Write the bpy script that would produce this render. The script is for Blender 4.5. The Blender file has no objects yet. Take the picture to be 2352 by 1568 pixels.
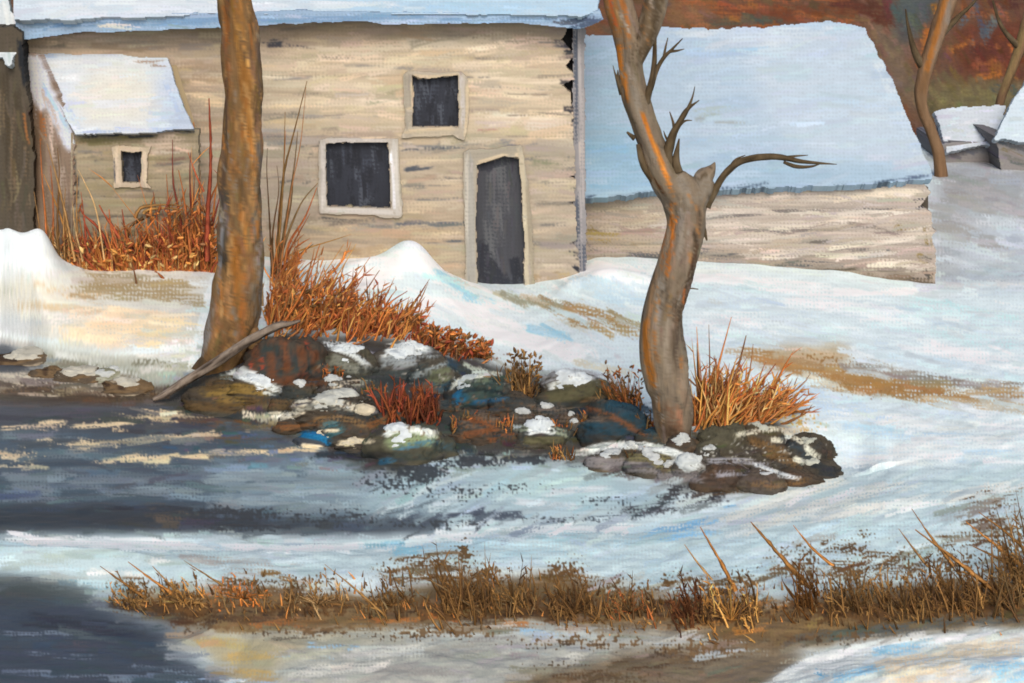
import bpy, math, random
import numpy as np
random.seed(7); RNG = np.random.default_rng(7)
R = math.radians
sc = bpy.context.scene
# ------------------------------------------------------------------ camera
F, H, YH, CX = 4296.0, 6.0, -300.0, 1176.0     # focal length / horizon in the units the sketch is measured in
def at(px, py, d):
    return ((px-CX)/F*d, d, H-(py-YH)/F*d)
cam = bpy.data.objects.new('camera', bpy.data.cameras.new('camera'))
sc.collection.objects.link(cam); sc.camera = cam
cam.location = (0, 0, H); cam.rotation_euler = (R(90), 0, 0)
cam.data.sensor_width = 36; cam.data.lens = 36*F/2352
cam.data.shift_y = -(784-YH)/2352
cam.data.clip_start = .1; cam.data.clip_end = 8000

# ------------------------------------------------------------------ light
sc.view_settings.view_transform = 'Standard'; sc.view_settings.look = 'None'
sc.view_settings.exposure = 0; sc.view_settings.gamma = 1
SUN_EL, SUN_AZ = R(38), R(173)                  # behind the viewer's left shoulder
w = bpy.data.worlds.new('World'); sc.world = w; w.use_nodes = True
nt = w.node_tree; bg = nt.nodes['Background']
sky = nt.nodes.new('ShaderNodeTexSky'); sky.sky_type = 'NISHITA'; sky.sun_disc = False
sky.sun_elevation = SUN_EL; sky.sun_rotation = SUN_AZ
sky.air_density = 1.0; sky.dust_density = 4.0; sky.ozone_density = .6
nt.links.new(sky.outputs[0], bg.inputs[0]); bg.inputs[1].default_value = 0.14
sl = bpy.data.lights.new('sun', 'SUN'); sl.energy = 1.6; sl.angle = R(24); sl.color = (1, .95, .88)
so = bpy.data.objects.new('sun', sl); sc.collection.objects.link(so)
from mathutils import Vector
sdir = Vector((math.sin(SUN_AZ)*math.cos(SUN_EL), math.cos(SUN_AZ)*math.cos(SUN_EL), math.sin(SUN_EL)))
so.rotation_euler = sdir.to_track_quat('Z', 'Y').to_euler(); so.location = (-10, -10, 20)

# ------------------------------------------------------------------ noise
TAB = np.random.default_rng(3).random((256, 256)).astype(np.float32)
def vn(x, y, seed=0):
    x = np.asarray(x, np.float32)+seed*17.31; y = np.asarray(y, np.float32)+seed*9.77
    xi = np.floor(x).astype(np.int64); yi = np.floor(y).astype(np.int64)
    fx = x-xi; fy = y-yi; fx = fx*fx*(3-2*fx); fy = fy*fy*(3-2*fy)
    a = TAB[yi & 255, xi & 255]; b = TAB[yi & 255, (xi+1) & 255]
    c = TAB[(yi+1) & 255, xi & 255]; d = TAB[(yi+1) & 255, (xi+1) & 255]
    return (a+(b-a)*fx)*(1-fy)+(c+(d-c)*fx)*fy
def fbm(x, y, seed=0, o=3):
    s = 0; a = .5; t = 0
    for i in range(o):
        s = s+a*vn(x*2**i, y*2**i, seed+i*5); t += a; a *= .5
    return s/t
def sm(a, b, x):
    t = np.clip((x-a)/(b-a), 0, 1); return t*t*(3-2*t)
def lin(c):
    c = np.clip(np.asarray(c, np.float32), 0, 1)
    return np.where(c <= .04045, c/12.92, ((c+.055)/1.055)**2.4)
def weave(x, y):
    jx = vn(x/40, y/9, 31)*5; jy = vn(x/9, y/40, 37)*5
    a = np.sin((x+jx)*2*np.pi/8.6); b = np.sin((y+jy)*2*np.pi/9.4)
    return .5+.22*a*np.abs(b)+.16*b+.3*(vn(x/3.2, y/3.2, 41)-.5)
def C(c): return np.array(c, np.float32)/255.
def inpoly(X, Y, pts):
    m = np.zeros(X.shape, bool); n = len(pts)
    for i in range(n):
        x0, y0 = pts[i]; x1, y1 = pts[(i+1) % n]
        if y0 == y1: continue
        c = (y0 > Y) != (y1 > Y)
        m ^= c & (X < (x1-x0)*(Y-y0)/(y1-y0)+x0)
    return m
def blur(a, r):
    r = int(round(r))
    if r < 1: return a
    for ax in (0, 1):
        for _ in range(2):
            p = np.pad(a, [(r+1, r) if i == ax else (0, 0) for i in range(a.ndim)], mode='edge')
            c = np.cumsum(p, axis=ax, dtype=np.float64)
            n = a.shape[ax]
            hi = np.take(c, range(2*r+1, 2*r+1+n), axis=ax); lo = np.take(c, range(0, n), axis=ax)
            a = ((hi-lo)/(2*r+1)).astype(np.float32)
    return a
def pr(*v): return [(v[i], v[i+1]) for i in range(0, len(v), 2)]

# ------------------------------------------------------------------ surface colour layers (laid on with brush strokes)
class Layer:
    def __init__(s, x0, y0, x1, y1, base, st=2.0, gain=(1, 1, 1), wv=.05):
        s.x0, s.y0, s.st, s.gain, s.wv = x0, y0, st, np.array(gain, np.float32), wv
        s.w = int((x1-x0)/st)+1; s.h = int((y1-y0)/st)+1
        s.X, s.Y = np.meshgrid(x0+np.arange(s.w)*st, y0+np.arange(s.h)*st)
        s.X = s.X.astype(np.float32); s.Y = s.Y.astype(np.float32)
        s.img = np.ones((s.h, s.w, 3), np.float32)*C(base)
        s.W = weave(s.X, s.Y).astype(np.float32); s.k = 0
    def box(s, x0, y0, x1, y1):
        i0 = max(0, int((x0-s.x0)/s.st)); i1 = min(s.w, int((x1-s.x0)/s.st)+2)
        j0 = max(0, int((y0-s.y0)/s.st)); j1 = min(s.h, int((y1-s.y0)/s.st)+2)
        return (slice(j0, j1), slice(i0, i1)) if i1 > i0 and j1 > j0 else None
    def put(s, b, m, col):
        s.img[b] += m[..., None]*(col-s.img[b])
    def P(s, col, soft, pts, a=1, wob=8, wsc=30):
        s.k += 1; xs = [p[0] for p in pts]; ys = [p[1] for p in pts]; g = soft*2+wob
        b = s.box(min(xs)-g, min(ys)-g, max(xs)+g, max(ys)+g)
        if b is None: return
        X, Y = s.X[b], s.Y[b]
        m = inpoly(X+(fbm(X/wsc, Y/wsc, s.k)-.5)*2*wob, Y+(fbm(X/wsc, Y/wsc, s.k+50)-.5)*2*wob, pts).astype(np.float32)
        s.put(b, blur(m, soft/s.st)*a, C(col))
    def S(s, col, w, load, dry, *v, jit=.05):          # one loaded-brush stroke along a polyline
        s.k += 1; pts = np.array(v, np.float32).reshape(-1, 2)
        if len(pts) > 2:                                 # smooth
            for _ in range(2):
                q = [pts[0]]
                for i in range(len(pts)-1):
                    q += [pts[i]*.75+pts[i+1]*.25, pts[i]*.25+pts[i+1]*.75]
                pts = np.array(q+[pts[-1]])
        b = s.box(pts[:, 0].min()-w, pts[:, 1].min()-w, pts[:, 0].max()+w, pts[:, 1].max()+w)
        if b is None: return
        X, Y = s.X[b], s.Y[b]; best = np.full(X.shape, 1e9, np.float32); al = np.zeros_like(best); si = np.zeros_like(best); L = 0
        for (ax, ay), (bx, by) in zip(pts[:-1], pts[1:]):
            dx, dy = bx-ax, by-ay; l = math.hypot(dx, dy)+1e-6
            t = np.clip(((X-ax)*dx+(Y-ay)*dy)/l/l, 0, 1)
            d = np.hypot(X-ax-t*dx, Y-ay-t*dy); m = d < best
            best = np.where(m, d, best); al = np.where(m, L+t*l, al); si = np.where(m, np.sign((X-ax)*dy-(Y-ay)*dx)*d, si); L += l
        s._lay(b, best/(w*.5), al/L, si, al, col, load, dry, jit)
    def _lay(s, b, q, u, side, al, col, load, dry, jit):
        br = vn(side/2.6, al/55., s.k % 97)*.7+vn(side/6., al/90., s.k % 89)*.3
        q = q+(br-.5)*.25
        pf = 1-sm(.65, 1.0, q)
        rag = sm(-.02, .06, u-(br-.5)*.14)*(1-sm(.9, 1.08, u+(br-.5)*.3))
        v = load-u*.12+(br-.5)*1.1*dry+(s.W[b]-.5)*1.3*dry
        m = pf*rag*sm(.36, .58, v)
        s.put(b, m*.96, C(col)*(1+(br[..., None]-.5)*2*jit))
    def smear(s, n, x0, y0, x1, y1, L, w, ang, load=(.45, .8), dry=.5, jit=.05, hue=.03, lim=None, seed=1):
        g = np.random.default_rng(seed)
        for i in range(n):
            x = g.uniform(x0, x1); y = g.uniform(y0, y1)
            if lim is not None and not lim(x, y): continue
            a = (ang(x, y) if callable(ang) else ang)+g.normal(0, 7); a = R(a)
            l = g.uniform(*L); ww = g.uniform(*w); c, sn = math.cos(a), math.sin(a)
            j = int((y-s.y0)/s.st); k = int((x-s.x0)/s.st)
            if not (0 <= j < s.h and 0 <= k < s.w): continue
            col = s.img[j, k]*255*(1+g.normal(0, jit))+g.normal(0, hue*255, 3)*np.array([1, .5, 1])
            s.k += 1; kk = g.normal(0, .0012)
            ex = abs(l/2*c)+ww+2; ey = abs(l/2*sn)+ww+2
            b = s.box(x-ex, y-ey, x+ex, y+ey)
            if b is None: continue
            dx, dy = s.X[b]-x, s.Y[b]-y
            al = dx*c+dy*sn; si = dx*-sn+dy*c-kk*al*al
            u = al/l+.5; q = np.where((u < -.1) | (u > 1.15), 9, np.abs(si)/(ww*.5))
            s._lay(b, q, u, si, al+l, col, g.uniform(*load), dry, jit)
    def D(s, col, cx, cy, rx, ry, dens, sc=4.5, a=.9):   # scumble: broken flecks that catch the tooth
        s.k += 1; b = s.box(cx-rx*2, cy-ry*2, cx+rx*2, cy+ry*2)
        if b is None: return
        X, Y = s.X[b], s.Y[b]
        m = np.exp(-((X-cx)/rx)**2-((Y-cy)/ry)**2)*dens*.66*(.5+1.0*fbm(X/26, Y/18, s.k % 83))
        n = .40*s.W[b]+.60*vn(X/sc, Y/sc, 7)
        s.put(b, sm(.0, .10, m-n)*a, C(col))
    def con(s, k):
        mu = s.img.mean((0, 1)); s.img = np.clip(mu+(s.img-mu)*k, .02, .97)
    def wcut(s, k=None):                               # thin paint shows the cloth-like tooth
        s.img *= (1-(s.wv if k is None else k)*sm(.1, .5, .62-s.W))[..., None]
    def lookup(s, px, py):
        fx = np.clip((px-s.x0)/s.st, 0, s.w-1.001); fy = np.clip((py-s.y0)/s.st, 0, s.h-1.001)
        i = fx.astype(int); j = fy.astype(int); u = (fx-i)[..., None]; v = (fy-j)[..., None]
        return (s.img[j, i]*(1-u)+s.img[j, i+1]*u)*(1-v)+(s.img[j+1, i]*(1-u)+s.img[j+1, i+1]*u)*v
    def alb(s, px, py):
        return np.clip(lin(s.lookup(px, py))/s.gain, 0.004, .9)

# ------------------------------------------------------------------ materials (node based, tinted by the laid-on colour)
def paint_mat(name, rough=.75, spec=.2, nscale=9., namt=.10, bump=.12, bscale=40., stretch=(1, 1, 1)):
    m = bpy.data.materials.new(name); m.use_nodes = True; t = m.node_tree; N = t.nodes; Lk = t.links
    p = N['Principled BSDF']; p.inputs['Roughness'].default_value = rough
    p.inputs['Specular IOR Level'].default_value = spec
    a = N.new('ShaderNodeAttribute'); a.attribute_name = 'paint'
    tc = N.new('ShaderNodeTexCoord'); mp = N.new('ShaderNodeMapping'); mp.inputs['Scale'].default_value = stretch
    Lk.new(tc.outputs['Object'], mp.inputs[0])
    nz = N.new('ShaderNodeTexNoise'); nz.inputs['Scale'].default_value = nscale; nz.inputs['Detail'].default_value = 5
    Lk.new(mp.outputs[0], nz.inputs['Vector'])
    mr = N.new('ShaderNodeMapRange'); mr.inputs[1].default_value = .3; mr.inputs[2].default_value = .7
    mr.inputs[3].default_value = 1-namt; mr.inputs[4].default_value = 1+namt
    Lk.new(nz.outputs[0], mr.inputs[0])
    mx = N.new('ShaderNodeMix'); mx.data_type = 'RGBA'; mx.blend_type = 'MULTIPLY'; mx.inputs[0].default_value = 1
    Lk.new(a.outputs['Color'], mx.inputs[6]); Lk.new(mr.outputs[0], mx.inputs[7])
    Lk.new(mx.outputs[2], p.inputs['Base Color'])
    n2 = N.new('ShaderNodeTexNoise'); n2.inputs['Scale'].default_value = bscale; n2.inputs['Detail'].default_value = 4
    Lk.new(mp.outputs[0], n2.inputs['Vector'])
    ad = N.new('ShaderNodeMath'); ad.operation = 'MULTIPLY_ADD'; ad.inputs[1].default_value = 1.2
    sp = N.new('ShaderNodeRGBToBW'); Lk.new(a.outputs['Color'], sp.inputs[0])
    Lk.new(sp.outputs[0], ad.inputs[0]); Lk.new(n2.outputs[0], ad.inputs[2])
    bp = N.new('ShaderNodeBump'); bp.inputs['Strength'].default_value = bump; bp.inputs['Distance'].default_value = .02
    Lk.new(ad.outputs[0], bp.inputs['Height']); Lk.new(bp.outputs[0], p.inputs['Normal'])
    return m
M_SNOW = paint_mat('snow', .7, .2, 6, .04, .25, 30)
M_WOOD = paint_mat('weathered_wood', .8, .15, 4, .05, .07, 14, (.3, 1, 1.8))
sc.cycles.pixel_filter_type = 'BLACKMAN_HARRIS'; sc.cycles.filter_width = 1.8
M_BARK = paint_mat('bark', .88, .10, 9, .16, .7, 26, (1.6, 1.6, .3))
M_ROCK = paint_mat('stone', .8, .12, 8, .10, .3, 16)
M_WATER = paint_mat('stream_water', .5, .14, 5, .06, .15, 14, (.3, 1, 1))
M_GRASS = paint_mat('dry_grass', .8, .1, 12, .15, .1, 60)
M_DARK = paint_mat('dark_glass', .6, .25, 5, .1, .2, 16, (2, 1, .5))

# ------------------------------------------------------------------ object helpers
COL = sc.collection
def tag(o, label=None, cat=None, group=None, kind=None):
    if label: o['label'] = label
    if cat: o['category'] = cat
    if group: o['group'] = group
    if kind: o['kind'] = kind
    return o
def thing(name, label, cat, loc, group=None):
    o = bpy.data.objects.new(name, None); COL.objects.link(o); o.location = loc; o.empty_display_size = .2
    return tag(o, label, cat, group)
def meshobj(name, V, faces, cols, mat, parent=None, smooth=True):
    """V (n,3); faces = list of int arrays (m,4)/(m,3); cols (n,3) linear"""
    V = np.asarray(V, np.float32)
    if parent is not None: V = V-np.array(parent_loc(parent), np.float32)
    else:
        off = np.array([(V[:, 0].min()+V[:, 0].max())/2, (V[:, 1].min()+V[:, 1].max())/2, V[:, 2].min()]); V = V-off.astype(np.float32)
    me = bpy.data.meshes.new(name); me.vertices.add(len(V)); me.vertices.foreach_set('co', V.ravel())
    li = np.concatenate([np.asarray(f).ravel() for f in faces if len(f)])
    sz = np.concatenate([np.full(len(f), np.asarray(f).shape[1]) for f in faces if len(f)])
    me.loops.add(len(li)); me.loops.foreach_set('vertex_index', li.astype(np.int32))
    me.polygons.add(len(sz)); me.polygons.foreach_set('loop_start', np.concatenate([[0], np.cumsum(sz)[:-1]]).astype(np.int32))
    try: me.polygons.foreach_set('loop_total', sz.astype(np.int32))
    except Exception: pass
    me.polygons.foreach_set('use_smooth', np.full(len(sz), smooth))
    ca = me.color_attributes.new('paint', 'FLOAT_COLOR', 'POINT')
    rgba = np.ones((len(V), 4), np.float32); rgba[:, :3] = cols; ca.data.foreach_set('color', rgba.ravel())
    me.update(calc_edges=True); me.materials.append(mat)
    o = bpy.data.objects.new(name, me); COL.objects.link(o)
    if parent is not None: o.parent = parent
    else: o.location = off
    return o
def parent_loc(p):
    v = Vector(p.location)
    while p.parent: p = p.parent; v = v+Vector(p.location)
    return v
def plane3(a, b, c):                                   # depth of a flat surface through three (x, y, depth) points
    A = np.array([[p[0], p[1], 1] for p in (a, b, c)], float); q = np.linalg.solve(A, [1/p[2] for p in (a, b, c)])
    return lambda px, py: 1/(q[0]*px+q[1]*py+q[2])
def flat(d): return lambda px, py: np.zeros_like(px)+d
def sheet(name, L, depth, pts, mat, parent=None, holes=(), thick=(0, .1, 0), relief=None, wob=3, wsc=16, st=2.0, seed=0, edge=.75):
    """a board / slab: its face follows the polygon outline, is gridded, and has sides of real thickness"""
    xs = [p[0] for p in pts]; ys = [p[1] for p in pts]
    gx = np.arange(min(xs)-wob-st, max(xs)+wob+st*2, st); gy = np.arange(min(ys)-wob-st, max(ys)+wob+st*2, st)
    X, Y = np.meshgrid(gx, gy); cx = X[:-1, :-1]+st/2; cy = Y[:-1, :-1]+st/2
    wx = cx+(fbm(cx/wsc, cy/wsc, 60+seed)-.5)*2*wob; wy = cy+(fbm(cx/wsc, cy/wsc, 90+seed)-.5)*2*wob
    m = inpoly(wx, wy, pts)
    for h in holes: m &= ~inpoly(wx, wy, h)
    d = depth(X, Y)
    if relief is not None: d = d-relief(X, Y)
    V = np.stack([(X-CX)/F*d, d, H-(Y-YH)/F*d], -1).reshape(-1, 3); nw = len(gx); n = len(V)
    cols = L.alb(X, Y).reshape(-1, 3)
    j, i = np.nonzero(m); a = j*nw+i
    front = np.stack([a, a+nw, a+nw+1, a+1], -1)
    mp = np.pad(m, 1); E = []
    for (dj, di, p, q) in ((-1, 0, 1, 0), (1, 0, nw, nw+1), (0, -1, 0, nw), (0, 1, nw+1, 1)):
        e = m & ~mp[1+dj:1+dj+m.shape[0], 1+di:1+di+m.shape[1]]
        jj, ii = np.nonzero(e); a = jj*nw+ii; E.append(np.stack([a+p, a+q], -1))
    E = np.concatenate(E)
    V = np.concatenate([V, V+np.array(thick)]); cols = np.concatenate([cols, cols*edge])
    back = front[:, ::-1]+n
    # sides get their own vertices so the rim stays crisp
    sv = np.unique(E); remap = {}; k = np.full(2*n, -1); k[sv] = 2*n+np.arange(len(sv)); k[sv+n] = 2*n+len(sv)+np.arange(len(sv))
    V = np.concatenate([V, V[sv], V[sv+n]]); cols = np.concatenate([cols, cols[sv]*edge, cols[sv]*edge])
    side = np.stack([k[E[:, 0]], k[E[:, 1]], k[E[:, 1]+n], k[E[:, 0]+n]], -1)
    fs = [front, back, side]
    used = np.unique(np.concatenate([f.ravel() for f in fs])); rm = np.zeros(len(V), int); rm[used] = np.arange(len(used))
    return meshobj(name, V[used], [rm[f] for f in fs], cols[used], mat, parent)
def hull(name, corners, col, mat, parent, gain=1):      # plain closed box from 8 corner points (front 4, back 4)
    V = np.array(corners); f = np.array([[0, 1, 2, 3], [7, 6, 5, 4], [0, 4, 5, 1], [1, 5, 6, 2], [2, 6, 7, 3], [3, 7, 4, 0]])
    Vn = V[f.ravel()]; F4 = np.arange(24).reshape(6, 4)
    return meshobj(name, Vn, [F4], np.tile(lin(C(col)), (24, 1)), mat, parent, smooth=False)
def spline(P, step):
    P = np.array(P, float); Q = np.vstack([2*P[0]-P[1], P, 2*P[-1]-P[-2]]); out = []
    for i in range(1, len(Q)-2):
        p0, p1, p2, p3 = Q[i-1:i+3]; n = max(2, int(np.hypot(*(p2-p1)[:2])/step))
        for k in range(n):
            t = k/n; out.append(.5*((2*p1)+(-p0+p2)*t+(2*p0-5*p1+4*p2-p3)*t*t+(-p0+3*p1-3*p2+p3)*t**3))
    out.append(P[-1]); return np.array(out)
def tube(name, path, d, colf, mat, parent=None, ring=32, step=4, rough=.08, seed=0, dd=None):
    """bark-rough limb along (x, y, width[, depth offset]) points; colf(px, py, theta, s) -> linear colours"""
    path = [tuple(p)+(0,)*(4-len(p)) for p in path]
    S = spline(path, step); n = len(S); D = d+S[:, 3]
    c = np.stack([(S[:, 0]-CX)/F*D, D, H-(S[:, 1]-YH)/F*D], -1); r = np.maximum(S[:, 2], .8)/2*D/F
    t = np.gradient(c, axis=0); t /= np.linalg.norm(t, axis=1)[:, None]+1e-9
    nx = np.stack([t[:, 2], np.zeros(n), -t[:, 0]], -1); nx /= np.linalg.norm(nx, axis=1)[:, None]+1e-9
    by = np.cross(nx, t)
    th = np.arange(ring)/ring*2*np.pi; TH, K = np.meshgrid(th, np.arange(n)); s = np.concatenate([[0], np.cumsum(np.hypot(*np.diff(S[:, :2], axis=0).T))])
    Sg = s[K]; tw = TH+Sg/260.
    rr = r[K]*(1+rough*2*(vn(np.cos(tw)*2.2+5, np.sin(tw)*2.2+Sg/70, seed)-.5)+rough*.9*(vn(np.cos(tw)*5+9, np.sin(tw)*5+Sg/26, seed+3)-.5))
    V = c[K]+rr[..., None]*(np.cos(TH)[..., None]*nx[K]+np.sin(TH)[..., None]*by[K])
    px = V[..., 0]/V[..., 1]*F+CX; py = (H-V[..., 2])/V[..., 1]*F+YH
    cols = colf(px, py, TH, Sg).reshape(-1, 3); V = V.reshape(-1, 3)
    k = np.arange(n-1)[:, None]*ring; i = np.arange(ring)[None]; i2 = (i+1) % ring
    fq = np.stack([k+i, k+i2, k+ring+i2, k+ring+i], -1).reshape(-1, 4)
    V = np.vstack([V, c[0], c[-1]]); cols = np.vstack([cols, cols[0], cols[-1]]); N0 = n*ring
    i = np.arange(ring); i2 = (i+1) % ring
    f3 = np.vstack([np.stack([i2, i, np.full(ring, N0)], -1), np.stack([(n-1)*ring+i, (n-1)*ring+i2, np.full(ring, N0+1)], -1)])
    return meshobj(name, V, [fq, f3], cols, mat, parent)
def lcol(L): return lambda px, py, th, s: L.alb(px, py)
def streak(pal, gain=1, seed=0):
    pal = lin(C(pal))/gain
    def f(px, py, th, s):
        v = np.clip(fbm(np.cos(th)*1.6+4+seed, np.sin(th)*1.6+s/60, seed)*1.9-.45, 0, .999)*(len(pal)-1)
        i = v.astype(int); u = (v-i)[..., None]
        return pal[i]*(1-u)+pal[np.minimum(i+1, len(pal)-1)]*u
    return f
exec_order = []
# ------------------------------------------------------------------ terrain
STREAM = pr(-900,780, 0,795, 60,815, 100,845, 200,872, 350,915, 480,950, 600,990, 690,1010, 760,1035, 870,1065, 940,1070, 1000,1045, 1120,1050, 1330,1055, 1400,1075, 1500,1110,
            1620,1140, 1760,1135, 1900,1090, 1960,1075, 1880,1110, 1700,1160, 1500,1195, 1330,1190, 1150,1200, 1000,1225, 900,1235, 650,1232, 400,1232, 200,1226, 0,1226, -900,1230)
POOL = pr(-900,1330, 0,1325, 120,1345, 240,1372, 330,1410, 440,1442, 370,1480, 440,1520, 530,1560, 640,1700, 640,2100, -900,2100)
def tab(px, v):
    xs = np.arange(-600, 2801, 10.); ys = np.interp(xs, v[0::2], v[1::2]); k = np.hanning(25); k /= k.sum()
    ys = np.convolve(np.pad(ys, 12, mode='edge'), k, 'valid')
    return np.interp(px, xs, ys)
def segdist(X, Y, pts):
    best = np.full(X.shape, 1e9, np.float32)
    for (ax, ay), (bx, by) in zip(pts, pts[1:]+pts[:1]):
        dx, dy = bx-ax, by-ay; t = np.clip(((X-ax)*dx+(Y-ay)*dy)/(dx*dx+dy*dy+1e-6), 0, 1)
        best = np.minimum(best, np.hypot(X-ax-t*dx, Y-ay-t*dy))
    return np.where(inpoly(X, Y, pts), -best, best)
def gb(X, T, cx, ct, sx, st, a): return a*np.exp(-((X-cx)/sx)**2-((T-ct)/st)**2)
def height(X, T):
    sd = np.minimum(segdist(X, T, STREAM), segdist(X, T, POOL))
    zb = tab(X, [-400,.8, 0,.95, 150,.93, 480,.86, 600,.66, 870,.56, 1000,.4, 1100,.23, 1250,.27, 1330,.5, 1420,.55, 1500,.5, 1700,.45, 1900,.34, 2150,.13, 2400,.12])
    ts = tab(X, [-300,790, 0,795, 100,845, 350,912, 600,990, 870,1065, 1330,1055, 1620,1140, 1900,1095, 2100,1085, 2600,1060])
    u = np.clip((ts-T)/(ts-722), 0, 1)
    far = .14+(zb-.14)*u**.85
    tn = tab(X, [-300,1230, 900,1235, 1150,1200, 1500,1195, 1700,1160, 1900,1100, 2600,1060])
    near = .14+.05*sm(0, 160, T-tn)
    A = np.where(T < (ts+tn)/2, far, near)
    A = np.where(X > 1900, np.maximum(far, near), A)
    A = A+gb(X, T, 945, 722, 62, 24, .32)+gb(X, T, 935, 742, 150, 45, .24)+gb(X, T, 1000, 800, 120, 60, .12)
    A = A+gb(X, T, -10, 772, 125, 26, .86)+gb(X, T, 98, 764, 34, 18, .28)
    A = A+gb(X, T, 1385, 735, 60, 18, .17)+gb(X, T, 1470, 740, 50, 16, .10)+gb(X, T, 830, 735, 50, 14, .10)+gb(X, T, 1310, 738, 26, 12, .10)+gb(X, T, 1640, 1190, 260, 26, .06)
    A = A+gb(X, T, 2300, 1700, 330, 95, .32)+gb(X, T, 1960, 1700, 200, 70, .12)-gb(X, T, 1900, 1560, 300, 40, .06)
    A = A+gb(X, T, 1650, 1050, 190, 60, .10)+gb(X, T, 700, 900, 150, 60, .05)
    A = A+(fbm(X/150, T/50, 4)-.5)*.07+(fbm(X/45, T/18, 8)-.5)*.034
    A = A+.38*sm(640, 480, T)*sm(1900, 2120, X)
    return np.where(sd > 0, .0+A*sm(0, np.where(T > (ts+tn)/2, 95, 34)+sm(1560, 1900, X)*50, sd), -.3*sm(0, 24, -sd))
gx = np.concatenate([np.linspace(-9000, -800, 20)[:-1], np.arange(-800, -100, 7.), np.arange(-100, 2460, 2.), np.arange(2460, 3200, 7.), np.linspace(3200, 11000, 20)])
gt = np.concatenate([[-298.9, -297, -290, -260, -200, -100, 0, 100, 180, 250, 300, 340, 360], np.arange(370, 1760, 2.), [1800, 1900, 2100, 2500, 3500, 6000]])
GX, GT = np.meshgrid(gx, gt); GD = F*H/(GT-YH); GZ = height(GX, GT).astype(np.float64)
GPY = (H-GZ)*F/GD+YH
def at_ground(px, py, lift=0):
    """the first point of the ground met by the line of sight"""
    if 60 < px < 500 and py < 640:                         # the annex stands here
        z = float(height(np.array([[px]]), np.array([[F*H/24.4+YH]]))[0, 0]); return np.array([(px-CX)/F*24.4, 24.4, z+lift])
    i = int(np.clip(np.searchsorted(gx, px), 0, len(gx)-1)); colm = GPY[:, i]
    j = np.nonzero(colm[::-1] <= py)[0]
    j = len(gt)-1-(j[0] if len(j) else 0)
    d = GD[j, i]; z = max(GZ[j, i], 0.)
    return np.array([(px-CX)/F*d, d, z+lift])
def zat(x, y):
    px = x/y*F+CX; t = F*H/y+YH
    return float(height(np.array([[px]]), np.array([[t]]))[0, 0])

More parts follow.
